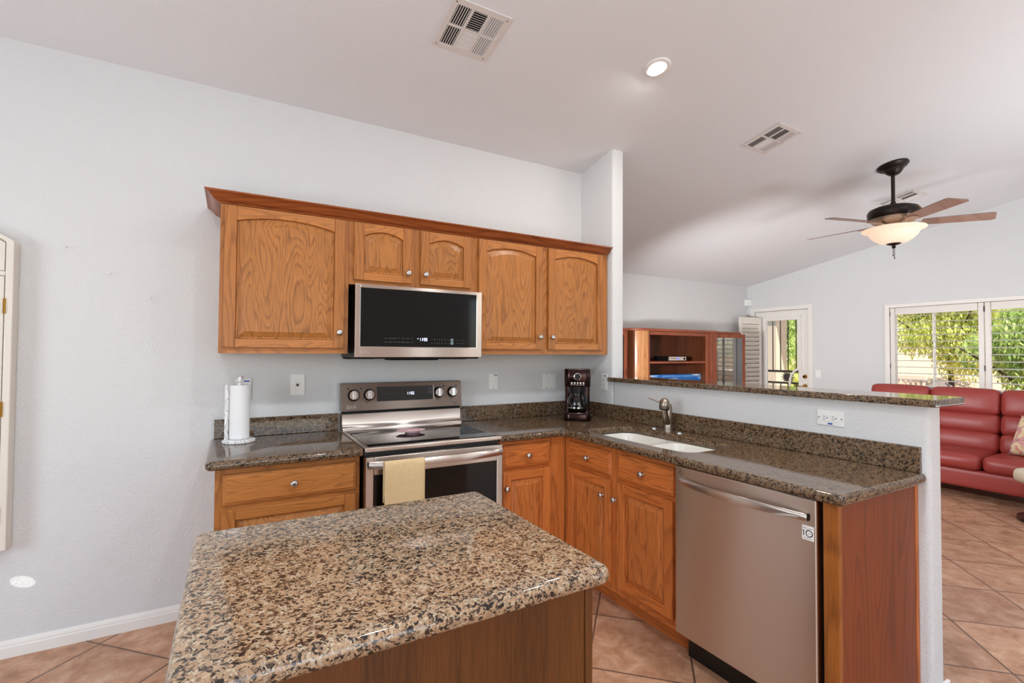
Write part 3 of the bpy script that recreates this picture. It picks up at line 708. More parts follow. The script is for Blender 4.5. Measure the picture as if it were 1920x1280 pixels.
# ---- base cabinets on the back wall
def base(name, label, loc, rotz, W_, depth, stiles, drawers, doors, wv, wh, wp, kick):
    t = thing(name, label, 'cabinet', loc, rotz)
    carcass(t, 0, W_, depth, .1, .873, wv, wh, [(.1, .16), (.685, .728), (.835, .873)], stiles, kick)
    for a, b in drawers: drawer(t, a, b, .716, .848, -.02, wh)
    for a, b, k in doors: door(t, a, b, .147, .694, -.02, wv, wh, wp, 0, (k, .605))
    return t
base('base_cabinet', 'oak base cabinet under the paper towel counter', (.003,-.60,0), 0, .609, .598, [(0,.04), (.585,.609)], [(.030,.590)], [(.028,.588,.56)], M['oak_v'], M['oak_h'], M['oak_p'], M['red_h'])
base('base_cabinet', 'narrow red oak base cabinet right of the range', (1.378,-.60,0), 0, .481, .598, [(0,.04), (.345,.481)], [(.033,.356)], [(.033,.358,.049)], M['red_v'], M['red_h'], M['red_p'], M['red_h'])
PX, PY = 1.86, -.6035
base('sink_cabinet', 'two door red oak sink cabinet left of the dishwasher', (PX,PY,0), R(-90), .889, .585, [(0,.06), (.425,.495), (.855,.889)], [(.05,.434), (.486,.860)], [(.05,.43,.372), (.484,.858,.475)], M['red_v'], M['red_h'], M['red_p'], M['red_h'])
# end panel beside the dishwasher
t = thing('cabinet_end_panel', 'red oak end panel closing the peninsula beside the dishwasher', 'panel', (1.845,-2.15,0))
MB().box(1.845, 1.868, -2.1745, -2.125, 0, .873).build('stile', M['endstile'], t, bevel=.001)
MB().box(1.868, 2.425, -2.172, -2.152, 0, .873).build('panel', M['end'], t, bevel=.001)
MB().box(2.425, 2.4475, -2.1755, -2.150, 0, .873).build('scribe_strip', M['red_v'], t, bevel=.004)

# ---- island
t = thing('kitchen_island', 'brown oak island base under the speckled granite top in front', 'island', (.38,-1.89,0))
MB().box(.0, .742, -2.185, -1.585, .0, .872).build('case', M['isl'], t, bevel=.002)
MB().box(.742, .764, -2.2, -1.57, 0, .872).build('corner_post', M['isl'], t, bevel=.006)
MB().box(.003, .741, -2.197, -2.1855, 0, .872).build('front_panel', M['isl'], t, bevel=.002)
tag(bullnose(lambda i: rr(-.022+i, .795-i, -.0-2.234+i, -1.547-i, .028-i, 6), .873, .914, .02).build('island_countertop', M['gran_i'], smooth=50), 'large polished brown granite top of the island in the foreground', 'countertop')

# ---- countertops
t = thing('countertop', 'short brown granite counter left of the range', 'countertop', (.3,-.3,.874))
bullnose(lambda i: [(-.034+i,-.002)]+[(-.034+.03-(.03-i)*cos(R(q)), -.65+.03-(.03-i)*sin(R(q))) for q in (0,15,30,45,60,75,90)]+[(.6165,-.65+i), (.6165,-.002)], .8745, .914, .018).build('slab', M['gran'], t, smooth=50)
MB().box(-.016, .6165, -.022, -.0015, .9145, 1.016).build('backsplash', M['gran'], t, bevel=.003)
t = thing('countertop', 'L shaped brown granite counter around the white sink', 'countertop', (2.1,-.4,.874))
out = [(1.378,-.648), (1.795,-.648)]+[(1.795+.018*sin(R(a)), -.666+.018*cos(R(a))) for a in (15,30,45,60,75,90)]+[(1.813,-2.190), (1.828,-2.205), (2.447,-2.205), (2.447,-.002), (1.378,-.002)]
SX0, SX1, SY0, SY1 = 1.925, 2.285, -1.475, -.705
hole = rr(SX0, SX1, SY0, SY1, .085, 7)
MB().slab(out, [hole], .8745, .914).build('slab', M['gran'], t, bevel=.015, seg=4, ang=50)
MB().box(1.378, 2.447, -.022, -.0015, .9145, 1.016).build('backsplash', M['gran'], t, bevel=.003)
MB().box(2.427, 2.4475, -2.188, -.0225, .9145, 1.016).build('backsplash', M['gran'], t, bevel=.003)
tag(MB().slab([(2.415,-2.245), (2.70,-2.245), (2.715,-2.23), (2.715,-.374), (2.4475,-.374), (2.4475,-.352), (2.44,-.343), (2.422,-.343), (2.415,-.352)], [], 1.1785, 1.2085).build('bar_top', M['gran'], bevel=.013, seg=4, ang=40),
    'long raised granite bar ledge on the low peninsula wall', 'countertop')

# ---- sink
t = thing('kitchen_sink', 'white double bowl sink set into the granite counter', 'sink', (2.1,-1.09,.7))
ym = -1.095
b1 = (SX0+.006, SX1-.004, ym+.016, SY1-.006); b2 = (SX0+.006, SX1-.004, SY0+.006, ym-.016)
rim = MB(); rim.slab(rr(SX0-.02, SX1+.02, SY0-.02, SY1+.02, .095, 7), [rr(*b1, .08, 6), rr(*b2, .08, 6)], .866, .8738); rim.build('rim', M['sink'], t, bevel=.003)
for bb in (b1, b2):
    bo = MB(); Ls = []
    for i, z, r in ((0,.870,.08), (.004,.85,.08), (.012,.76,.075), (.02,.72,.07), (.04,.703,.06), (.06,.70,.05)):
        Ls.append([(p[0], p[1], z) for p in rr(bb[0]+i, bb[1]-i, bb[2]+i, bb[3]-i, r, 6)])
    bo.loops(Ls, 0, False, True); o = bo.build('bowl', M['sink'], t, smooth=60, flip=False)
    cx, cy = (bb[0]+bb[1])/2, (bb[2]+bb[3])/2
    MB().lathe([(.001,.704), (.03,.704), (.042,.702), (.045,.7005)], (cx, cy, 0)).build('drain', M['chrome'], t, smooth=40)
MB().lathe([(.001,.006), (.012,.006), (.016,.0)], mat=Matrix.Translation((2.268,-1.38,.842)) @ Matrix.Rotation(R(-90), 4, 'Y')).build('overflow_cap', M['nickel'], t, smooth=40)
t = thing('faucet', 'brushed nickel pull out faucet standing behind the sink', 'faucet', (2.352,-.972,.914))
FX, FY = 2.352, -.972
MB().lathe([(.031,.9142), (.031,.921), (.0275,.926), (.0265,.96), (.0265,1.05), (.024,1.068), (.016,1.08), (.001,1.084)], (FX, FY, 0), 28).build('body', M['nickel'], t, smooth=40)
HX, HY = FX-.086, FY-.05
MB().tube([(FX, FY, .955), (FX-.03, FY-.017, .985), (FX-.058, FY-.034, 1.02), (HX, HY, 1.062)], [.019,.0185,.0175,.017], 18).build('spout', M['nickel'], t, smooth=50)
hm = Matrix.Translation((HX, HY, 1.056)) @ Matrix.Rotation(R(6), 4, 'Y')
MB().lathe([(.026,0), (.0295,.004), (.0295,.034), (.027,.047), (.019,.058), (.008,.064), (.0005,.065)], mat=hm, seg=30).build('spray_head', M['nickel'], t, smooth=50)
MB().lathe([(.018,-.006), (.027,-.005), (.0285,.001), (.001,.001)], mat=hm).build('nozzle_ring', M['black'], t)
MB().tube([(FX-.012, FY+.012, 1.072), (FX-.045, FY+.05, 1.096), (FX-.078, FY+.086, 1.113)], [.007,.006,.005], 10).build('lever', M['nickel'], t, smooth=50)
for y, l in ((-.858, 'chrome deck cap on the counter left of the faucet'), (-1.055, 'chrome deck cap on the counter right of the faucet')):
    tag(MB().lathe([(.02,.9142), (.02,.918), (.014,.922), (.001,.923)], (2.358, y, 0)).build('deck_cap', M['chrome'], smooth=40), l, 'cap', 'chrome deck caps beside the faucet')

# ---- dishwasher (built in place, front faces -x)
t = thing('dishwasher', 'stainless steel dishwasher with bowed handle in the peninsula', 'dishwasher', (PX,PY,0), R(-90))
u0, u1 = .894, 1.512; k = lambda o: o
MB().box(u0+.004, u1+.004, .0, .55, .1, .868).build('tub', M['black'], t, world=False)
MB().box(u0+.01, u1-.004, .035, .05, .0, .12).build('toe_kick', M['black'], t, world=False)
dd = MB().box(u0, u1, -.04, -.001, .125, .874).build('door', M['steel'], t, world=False, bevel=.004)
hn = MB(); Ls = []; n = 20
for i in range(n+1):
    u = u0+.026+(u1-u0-.052)*i/n; s = abs(2*i/n-1); yo = -.046-.038*(1-s**2.2); zc = .812; h = .016-.003*s
    Ls.append([(u, yo, zc+h), (u, yo-.004, zc+h*.6), (u, yo-.006, zc), (u, yo-.003, zc-h), (u, yo+.008, zc-h), (u, yo+.008, zc+h)])
hn.loops(Ls, 0, True, True)
hn.box(u0+.026, u0+.05, -.05, -.0405, .798, .826).box(u1-.05, u1-.026, -.05, -.0405, .798, .826)
hn.build('handle', M['steel'], dd, world=False, smooth=40)
lg = MB(); badge(lg, u0+.034, -.0405, .848, .02); lg.build('badge', M['chrome'], dd, world=False, flip=False)
sk = MB(); sk.box(1.464, 1.504, -.0408, -.0402, .731, .781, 0)
yy = -.0411
sk.prism([(1.4680,.7445), (1.4712,.7445), (1.4712,.7645), (1.4692,.7645), (1.4655,.7615), (1.4668,.7598), (1.4680,.7605)], 'y', yy, yy+.0003, 1)
rg = [[(1.4885+q*cos(2*pi*i/32), yy, .7545+q*sin(2*pi*i/32)) for i in range(32)] for q in (.0125,.0094)]; sk.loops(rg, 1, False, False)
for s, x, z, mi, sz in (('DIRECT', 1.476, .7715, 1, .0055), ('DRIVE', 1.4935, .7715, 1, .0055), ('MOTOR', 1.484, .766, 1, .004), ('YEAR', 1.4885, .7545, 1, .0042), ('WARRANTY', 1.484, .7365, 1, .0055)):
    sk.mesh(text_me(s, sz), frontM(x, yy, z), mi)
lab(sk.build('warranty_sticker', [M['white'], M['ink']], dd, world=False, flip=False), 'white sticker with a big dark 10')

# ---- range
RX0, RX1 = .6215, 1.3745
t = thing('range', 'stainless electric range with black glass cooktop', 'stove', ((RX0+RX1)/2,-.35,0))
MB().box(RX0+.003, RX1-.003, -.628, -.03, .03, .895).build('oven_body', M['black'], t)
ct = MB(); ct.box(RX0, RX1, -.669, -.105, .896, .918, 0); o = ct.build('cooktop_frame', M['steel'], t, bevel=.006, seg=3)
cg = MB().box(RX0+.022, RX1-.022, -.643, -.115, .9185, .9205).build('glass_top', M['blackglass'], t, bevel=.0008)
bz = MB()
for x, y, r in ((.79,-.50,.115), (1.2,-.50,.09), (.80,-.25,.075), (1.2,-.25,.085), (1.0,-.22,.05)):
    A = [(x+r*cos(2*pi*i/40), y+r*sin(2*pi*i/40), .9208) for i in range(40)]; B = [(x+(r-.0016)*cos(2*pi*i/40), y+(r-.0016)*sin(2*pi*i/40), .9208) for i in range(40)]
    bz.loops([A, B], 0, False, False)
bz.build('burner_marking', M['dgrey'], cg, flip=False)
# oven door
dr = MB(); ZD0, ZD1 = .26, .873
for x0, x1, z0, z1 in ((RX0+.002, .662, ZD0, ZD1), (1.336, RX1-.002, ZD0, ZD1), (.662, 1.336, .787, ZD1), (.662, 1.336, ZD0, .34)): dr.box(x0, x1, -.680, -.63, z0, z1)
od = dr.build('oven_door', M['steel'], t, bevel=.003)
MB().box(.6625, 1.3355, -.678, -.65, .3405, .7865).build('oven_window', M['mwglass'], od)
MB().box(RX0+.002, RX1-.002, -.676, -.63, .06, .25).build('storage_drawer', M['steel'], t, bevel=.003)
hn = MB(); Ls = []
for i in range(25):
    u = i/24; x = RX0+.012+(RX1-RX0-.024)*u; s = abs(2*u-1); yo = -.694-.040*(1-s**3); h = .018
    zc = .838; Ls.append([(x, yo+.014, zc+h), (x, yo, zc+h), (x, yo-.006, zc+h*.5), (x, yo-.007, zc-h*.4), (x, yo-.003, zc-h), (x, yo+.012, zc-h)])
hn.loops(Ls, 0, True, True); hn.box(RX0+.012, RX0+.05, -.695, -.6805, .822, .854).box(RX1-.05, RX1-.012, -.695, -.6805, .822, .854)
hn.build('handle', M['steel'], od, smooth=45)
# backguard
bgd = MB(); bgd.prism([(-.096,1.034), (-.094,1.030), (-.02,1.030), (-.02,1.195), (-.072,1.195), (-.078,1.192)], 'x', RX0-.001, RX1+.009)
pnl = bgd.build('control_panel', M['steel_d'], t, bevel=.002)
MB().box(RX0+.01, RX1, -.08, -.02, 1.014, 1.030).build('vent_slot', M['darkgap'], t)
ap = MB(); pr = [(-.112,.9185), (-.111,.926), (-.104,.936), (-.094,.945), (-.088,.96), (-.086,1.014), (-.02,1.014), (-.02,.9185)]
ap.prism(pr, 'x', RX0+.003, RX1+.002); ap.build('rear_apron', M['steel'], t, smooth=30)
nrm = Vector((0, -(1.192-1.034), .018*1.0)).normalized()
def py(z): return -.096+(z-1.034)/(1.192-1.034)*.018-.0006
tilt = math.atan2(.018, .158)
PT = Matrix.Translation((0, py(1.11), 1.11)) @ Matrix.Rotation(-tilt, 4, 'X') @ Matrix.Translation((0,0,-1.11))
ds = MB(); ds.box(.826, 1.185, -.0015, .0005, 1.083, 1.170, 0, mat=PT); dsp = ds.build('display', M['blackglass'], pnl)
MB().box(1.1855, 1.190, -.002, .0005, 1.083, 1.170, mat=PT).build('display_trim', M['chrome'], pnl)
tx = MB()
q = MB(); seg7(q, '11:55', 1.01, -.0024, 1.117, .017); q.bm.transform(PT); q.build('clock_digits', M['led'], dsp)
def ptext(mb, s, x, z, sz, mi=0): mb.mesh(text_me(s, sz), PT @ frontM(x, -.0022, z), mi)
for r_, row in enumerate((('Bake','Broil','Conv','Conv','Air'), ('Warm','Proof','Pizza','Frozen','Clean'), ('Timer','Set','Speed','Keep','Oven'))):
    for c_, s in enumerate(row): ptext(tx, s, .842+.024*c_, 1.153-.026*r_, .0075)
for r_ in range(3):
    for c_ in range(3): ptext(tx, str(r_*3+c_+1), 1.095+.018*c_, 1.154-.017*r_, .009)
for x, s in ((.972,'Light'), (.998,'Lock'), (1.024,'Start'), (1.05,'Clear'), (1.095,'On'), (1.113,'0'), (1.132,'Off')): ptext(tx, s, x, 1.103, .007)
tx.box(1.148, 1.180, -.0022, -.0016, 1.143, 1.160, 0, mat=PT); tx.box(1.148, 1.180, -.0022, -.0016, 1.120, 1.139, 0, mat=PT)
tx.build('button_text', M['dgrey'], dsp, flip=False)
lg = MB(); badge(lg, .657, -.0012, 1.056, .022); lg.bm.transform(PT); lg.build('badge', M['chrome'], pnl, flip=False)
mk = MB()
for x in (.688, .78, 1.224, 1.318):
    mk.box(x-.0025, x+.0025, -.0012, -.0006, 1.162, 1.1635, 0, mat=PT)
    for a in (-50, -25, 25, 50): mk.box(x+.04*sin(R(a))-.001, x+.04*sin(R(a))+.001, -.0012, -.0006, 1.124+.04*cos(R(a))-.002, 1.124+.04*cos(R(a))+.002, 0, mat=PT)
for x in (.66, .735, 1.262, 1.35): mk.box(x-.009, x+.002, -.0012, -.0006, 1.160, 1.168, 0, mat=PT)
ptext(mk, 'ThinQ', 1.335, 1.053, .010); mk.build('dial_markings', M['black'], pnl, flip=False)
for x in (.688, .78, 1.224, 1.318):
    kb = MB(); T2 = PT @ Matrix.Translation((x, 0, 1.124)) @ Matrix.Rotation(R(90), 4, 'X')
    kb.lathe([(.031,0), (.031,.006), (.028,.010), (.0275,.022), (.0255,.024), (.001,.024)], mat=T2, seg=32, mi=0)
    kk = kb.build('dial', M['steel'], pnl, smooth=30)
    MB().lathe([(.0345,0), (.0345,.008), (.0315,.012), (.0312,.0005)], mat=T2, seg=32).build('dial_skirt', M['black'], kk, smooth=30)
    MB().box(-.0085, .0085, -.027, .027, .0245, .036, mat=T2).build('grip', M['chrome'], kk, bevel=.003)
# things on the range
o = thing('spoon_rest', 'pale pink spoon rest on the black cooktop', 'spoon rest', (.955,-.345,.921))
MB().lathe([(.001,.9212), (.038,.9212), (.042,.9225), (.042,.9295), (.04,.9305), (.001,.9305)], (.965,-.345,0)).build('foot', M['pink'], o, smooth=40)
pl = MB(); P0 = [(.955+.083*cos(2*pi*i/40), -.345+.058*sin(2*pi*i/40)) for i in range(40)]
pl.loops([[(x*.0+.955+(x-.955)*s, -.345+(y+.345)*s, z) for x, y in P0] for s, z in ((.3,.931), (.9,.9325), (1,.9355), (1.0,.938), (.93,.937), (.75,.9345), (.2,.934))], 0, True, True)
pl.build('dish', M['pink'], o, smooth=60)
tw = MB(); Wt = 18; rows = []
path = [(-.716,.66), (-.716,.70), (-.717,.80), (-.719,.855), (-.728,.8605), (-.740,.8605), (-.748,.855), (-.7515,.84), (-.752,.80), (-.7515,.74), (-.751,.68), (-.7505,.60), (-.750,.52)]
for yv, zv in path:
    row = []
    for i in range(Wt+1):
        u = i/Wt; wv_ = .0025*sin(u*9+zv*6)*(1 if zv < .83 else .2)
        bow = -.012*(1-(2*u-1)**2)*0
        row.append((.695+.2*u, yv+wv_-.001+bow, zv))
    rows.append(row)
tw.loops(rows, 0, False, False, closed=False)
o = tw.build('dish_towel', M['towel'], smooth=80, flip=False)
so = o.modifiers.new('solid', 'SOLIDIFY'); so.thickness = .003; so.offset = 1
tag(o, 'yellow waffle weave towel hung over the oven handle', 'towel')

# ---- microwave
MX0, MX1 = .6265, 1.3825
t = thing('microwave', 'stainless over the range microwave under the short cabinet', 'microwave', ((MX0+MX1)/2,-.2,1.35))
MB().box(MX0-.015+.02, MX1-.004, -.362, -.002, 1.352, 1.7505).build('body', M['black'], t, bevel=.003)
fr = MB(); F0, F1 = -.387, -.363
for x0, x1, z0, z1 in ((MX0, .6535, 1.354, 1.750), (1.3465, MX1, 1.354, 1.750), (.6535, 1.3465, 1.354, 1.411), (.6535, 1.3465, 1.731, 1.750)): fr.box(x0, x1, F0, F1, z0, z1)
fd = fr.build('door', M['steel'], t, bevel=.002)
gl = MB().box(.654, 1.346, F0+.002, F1, 1.4115, 1.7305).build('window', M['mwglass'], fd)
MB().box(.6515, .655, F0-.001, F0+.001, 1.409, 1.732).box(1.345, 1.3485, F0-.001, F0+.001, 1.409, 1.732).box(.655, 1.345, F0-.001, F0+.001, 1.4085, 1.4115).build('window_trim', M['chrome'], fd)
q = MB(); seg7(q, '11:55', .985, F0+.0008, 1.447, .017); q.box(.975, .98, F0+.0008, F0+.0014, 1.457, 1.462); q.build('clock_digits', M['led'], gl)
tx = MB()
def mt(s, x, z, sz=.0085, mi=0): tx.mesh(text_me(s, sz), frontM(x, F0+.0012, z), mi)
for i, s in enumerate(('Auto','Sensor','Popcorn','Air','Melt','Inverter','Vent')): mt(s, .795+.0245*i, 1.459, .007)
for i, s in enumerate(('Cook','Reheat','Time','Power','Defrost','Soften','Fan')): mt(s, .795+.0245*i, 1.438, .007)
for i in range(5): mt(str(i+1), 1.062+.0155*i, 1.456, .010); mt(str((i+6) % 10), 1.062+.0155*i, 1.435, .010)
for x, s in ((1.145,'More'), (1.165,'Less')): mt(s, x, 1.456, .0065); mt('Set', x, 1.435, .0065)
tx.box(1.178, 1.196, F0+.0006, F0+.0012, 1.448, 1.463, 1).box(1.178, 1.196, F0+.0006, F0+.0012, 1.428, 1.445, 1)
for i, s in enumerate(('Hi','Lo','Off')): mt(s, 1.222+.019*i, 1.455, .007); mt('Light', 1.222+.019*i, 1.436, .0055)
tx.build('button_text', [M['grey'], plain('pale_button', (112,130,134), .5)], gl, flip=False)
lg = MB(); badge(lg, .664, F0-.0004, 1.383, .019); lg.build('badge', M['chrome'], fd, flip=False)
vt = MB(); vt.box(MX0+.01, MX1-.01, -.36, -.01, 1.3445, 1.352, 0)
vt.prism([(-.36,1.352), (-.33,1.336), (-.2,1.336), (-.17,1.352)], 'x', .84, 1.12, 0); vt.box(.63, .78, -.2, -.06, 1.341, 1.345).box(1.16, 1.32, -.3, -.1, 1.341, 1.345)
vt.build('grease_vent', M['darkgap'], t)

# ---- coffee maker (local front -y, turned toward the room)
t = thing('coffee_maker', 'dark bronze drip coffee maker in the counter corner', 'coffee maker', (2.18,-.306,.9143), R(-37.6))
def lb(mb, name, m, par=None, **kw): return mb.build(name, m, par or t, world=False, **kw)
def rz(x0, x1, y0, y1, r, z): return [(p[0], p[1], z) for p in rr(x0, x1, y0, y1, r, 6)]
lb(MB().loops([rz(-.092,.092,-.105,.095,.045,0), rz(-.094,.094,-.107,.097,.045,.006), rz(-.094,.094,-.107,.097,.045,.05), rz(-.09,.09,-.103,.093,.042,.058)], 0, True, True), 'base', M['brownmetal'], smooth=40)
lb(MB().loops([rz(-.088,.088,.035,.092,.02,.058), rz(-.088,.088,.035,.092,.02,.245)], 0, True, True), 'tank', M['brownmetal'], smooth=40)
hd = lb(MB().loops([rz(-.088,.088,-.100,.092,.04,.236), rz(-.091,.091,-.103,.095,.042,.240), rz(-.091,.091,-.103,.095,.042,.352), rz(-.088,.088,-.1,.092,.04,.358)], 0, True, True), 'brew_head', M['brownmetal'], smooth=40)
lb(MB().lathe([(.06,.19), (.066,.236), (.001,.236)], (0,-.03,0)), 'filter_basket', M['black'], smooth=40)
T3 = Matrix.Translation((0,-.1032,.306)) @ Matrix.Rotation(R(90), 4, 'X')
lb(MB().lathe([(.0245,0), (.0245,.004), (.021,.005), (.021,.001)], mat=T3), 'dial_ring', M['chrome'], hd, smooth=30)
lb(MB().lathe([(.001,.003), (.021,.003), (.021,0)], mat=T3), 'dial_face', M['blackglass'], hd)
for i in range(5): lb(MB().lathe([(.0055,0), (.0055,.003), (.001,.0035)], mat=Matrix.Translation((-.04+.02*i,-.1032,.262)) @ Matrix.Rotation(R(90), 4, 'X')), 'button', M['chrome'], hd)
kt = MB()
for i in range(5): kt.box(-.047+.02*i, -.033+.02*i, -.1036, -.103, .249, .2515)
lb(kt, 'button_text', M['white'], hd)
cf = lb(MB().lathe([(.045,.06), (.066,.066), (.072,.085), (.07,.14), (.056,.172), (.05,.178), (.05,.186)], (0,-.035,0), cap=False), 'carafe', M['carafe'], smooth=60)
lb(MB().lathe([(.05,.186), (.053,.188), (.053,.196), (.03,.2), (.001,.2)], (0,-.035,0)), 'carafe_lid', M['black'], cf, smooth=40)
lb(MB().lathe([(.0735,.088), (.0735,.096), (.0725,.096), (.0725,.088)], (0,-.035,0), cap=False), 'carafe_band', M['chrome'], cf, smooth=40)
lb(MB().tube([(.035,-.09,.185), (.055,-.118,.18), (.06,-.125,.14), (.056,-.118,.10), (.045,-.1,.092)], .011, 8), 'carafe_handle', M['black'], cf, smooth=50)
lb(MB().lathe([(.014,0), (.014,.008), (.001,.009)], mat=Matrix.Translation((.0945,-.02,.03)) @ Matrix.Rotation(R(90), 4, 'Y')), 'side_knob', M['black'], smooth=40)

# ---- paper towel
PTX, PTY = .098, -.172
t = thing('paper_towel_holder', 'white marble paper towel holder on the left counter', 'holder', (PTX,PTY,.914))
MB().lathe([(.074,.9143), (.078,.918), (.078,.926), (.07,.932), (.001,.932)], (PTX, PTY, 0), 36).build('base', M['marble'], t, smooth=40)
MB().lathe([(.011,.932), (.011,1.215), (.009,1.218), (.001,1.218)], (PTX, PTY, 0)).build('rod', M['marble'], t, smooth=40)
MB().lathe([(.001,1.2185), (.012,1.22), (.0165,1.226), (.0185,1.236), (.0165,1.247), (.010,1.254), (.001,1.256)], (PTX, PTY, 0)).build('ball_finial', M['marble'], t, smooth=60)
MB().lathe([(.009,.932), (.009,1.21), (.007,1.213), (.001,1.213)], (PTX-.058, PTY-.012, 0)).build('tension_arm', M['marble'], t, smooth=40)
pr_ = MB(); A = .047
pr_.lathe([(.019,.9335), (A-.003,.9335), (A,.937), (A,1.204), (A-.004,1.208), (.019,1.208)], (PTX, PTY, 0), 40, cap=False)
pr_.lathe([(.019,1.208), (.019,.9335)], (PTX, PTY, 0), 40, cap=False)
tag(pr_.build('paper_towel_roll', M['paper'], smooth=40), 'white paper towel roll standing on the marble holder', 'paper towel')

# ---- wall plates
def plate(name, label, c, w_, h_, face, kind, cat='outlet'):
    # face 'y': on the back wall (front -y); 'x': on the peninsula wall (front -x); 'r': on the living room wall
    rz_ = {'y': 0, 'x': R(-90), 'r': R(-90)}[face]
    t = thing(name, label, cat, c, rz_)
    MB().box(-w_/2, w_/2, -.006, -.0005, -h_/2, h_/2).build('cover_plate', M['white'], t, world=False, bevel=.003)
    def scr(x, z): MB().lathe([(.0035,0), (.0035,.0012), (.001,.0016)], mat=Matrix.Translation((x, -.006, z)) @ Matrix.Rotation(R(90), 4, 'X'), seg=10).build('screw', M['knob'], t, world=False)
    if kind in ('out', 'outh', 'gfci'):
        hz = kind == 'outh'
        a, b = (.034, .0165) if hz else (.0165, .034)
        MB().box(-a, a, -.0085, -.006, -b, b).build('receptacle', M['white'], t, world=False, bevel=.001)
        sl = MB()
        for s in (-1, 1):
            cx, cz = (s*.019, 0) if hz else (0, s*.019)
            for e in (-1, 1):
                if hz: sl.box(cx-.010, cx-.002, -.0089, -.0084, e*.0062-.0011, e*.0062+.0011)
                else: sl.box(e*.0062-.0011, e*.0062+.0011, -.0089, -.0084, cz-.002, cz+.006)
            if hz: sl.lathe([(.0027,0), (.0027,.0005)], mat=Matrix.Translation((cx+.006, -.0084, 0)) @ Matrix.Rotation(R(90), 4, 'X'), seg=10)
            else: sl.lathe([(.0027,0), (.0027,.0005)], mat=Matrix.Translation((0, -.0084, cz-.008)) @ Matrix.Rotation(R(90), 4, 'X'), seg=10)
        sl.build('socket_slot', M['ink'], t, world=False)
        if hz: scr(-.049, 0); scr(.049, 0)
        else: scr(0, -.049); scr(0, .049)
    elif kind == 'phone':
        MB().box(-.012, .012, -.0075, -.006, -.012, .012).build('jack', M['cream'], t, world=False, bevel=.001)
        MB().box(-.006, .006, -.0079, -.0074, -.006, .005).box(-.003, .003, -.0079, -.0074, -.009, -.006).build('jack_opening', M['ink'], t, world=False)
        scr(0, -.049); scr(0, .049)
    elif kind == 'dimmer':
        MB().box(-.0165, .0165, -.0082, -.006, -.034, .034).build('dimmer_body', M['white'], t, world=False, bevel=.001)
        MB().lathe([(.0005,.004), (.010,.0035), (.013,0)], mat=Matrix.Translation((0, -.0082, -.014)) @ Matrix.Rotation(R(90), 4, 'X')).build('dimmer_button', M['white'], t, world=False, smooth=40)
        MB().box(-.008, .008, -.0105, -.0082, .008, .012).build('slider', M['white'], t, world=False)
        scr(0, -.049); scr(0, .049)
    elif kind in ('double', 'single'):
        for cx in ((-.023, .023) if kind == 'double' else (0,)):
            MB().prism([(-.0075,-.033), (-.010,.033), (-.006,.033), (-.006,-.033)], 'x', cx-.016, cx+.016).build('rocker', M['white'], t, world=False, bevel=.001)
            scr(cx, -.049); scr(cx, .049)
    return t
def tape(t, x, z, w_=.024, h_=.006): MB().box(x-w_/2, x+w_/2, -.0068, -.0061, z-h_/2, z+h_/2).build('blue_tape', M['blue'], t, world=False)
tape(plate('wall_outlet', 'white wall outlet half hidden behind the paper towel roll', (.118, 0, 1.174), .074, .116, 'y', 'out'), .014, .044, .03, .007)
plate('phone_jack', 'ivory phone jack plate on the wall left of the range', (.390, 0, 1.191), .078, .122, 'y', 'phone', 'phone jack')
tape(plate('dimmer_switch', 'white dimmer switch with blue tape right of the range', (1.668, 0, 1.179), .072, .116, 'y', 'dimmer', 'switch'), .018, .044, .022)
plate('light_switch', 'white double rocker switch left of the coffee maker', (2.145, 0, 1.168), .118, .118, 'y', 'double', 'switch')
tape(plate('wall_outlet', 'white upright outlet at the left end of the bar ledge', (2.449, -.283, 1.170), .074, .116, 'x', 'gfci'), .014, .046, .022)
tape(plate('wall_outlet', 'white sideways outlet under the bar ledge', (2.449, -1.848, 1.091), .117, .07, 'x', 'outh'), 0, -.026, .02, .007)
plate('light_switch', 'small white switch on the wall beside the patio door', (XL, .763, 1.106), .072, .116, 'r', 'single', 'switch')
# motion sensor
t = thing('motion_sensor', 'small white motion sensor high in the living room corner', 'sensor', (XL-.05, YL-.05, 2.14))
MB().prism([(XL-.09,YL-.0005), (XL-.0005,YL-.0005), (XL-.0005,YL-.09), (XL-.045,YL-.085), (XL-.085,YL-.045)], 'z', 2.155, 2.255).build('housing', M['white'], t, bevel=.008)
MB().prism([(XL-.075,YL-.062), (XL-.062,YL-.075), (XL-.066,YL-.079), (XL-.079,YL-.066)], 'z', 2.17, 2.21).build('lens', M['alu'], t)
for x, z, l in ((-.631, 1.871, 'small white hook highest of three and nearest the cream cabinet'), (-.466, 1.759, 'small white hook between two others on the bare wall'), (-.303, 1.649, 'small white hook lowest of three and nearest the oak wall cabinets')):
    h = MB(); h.tube([(x, -.0005, z), (x, -.012, z+.001), (x+.002, -.022, z-.002), (x+.003, -.024, z+.008)], .0028, 8)
    tag(h.build('wall_hook', M['white'], smooth=60), l, 'hook', 'small hooks on the bare wall')

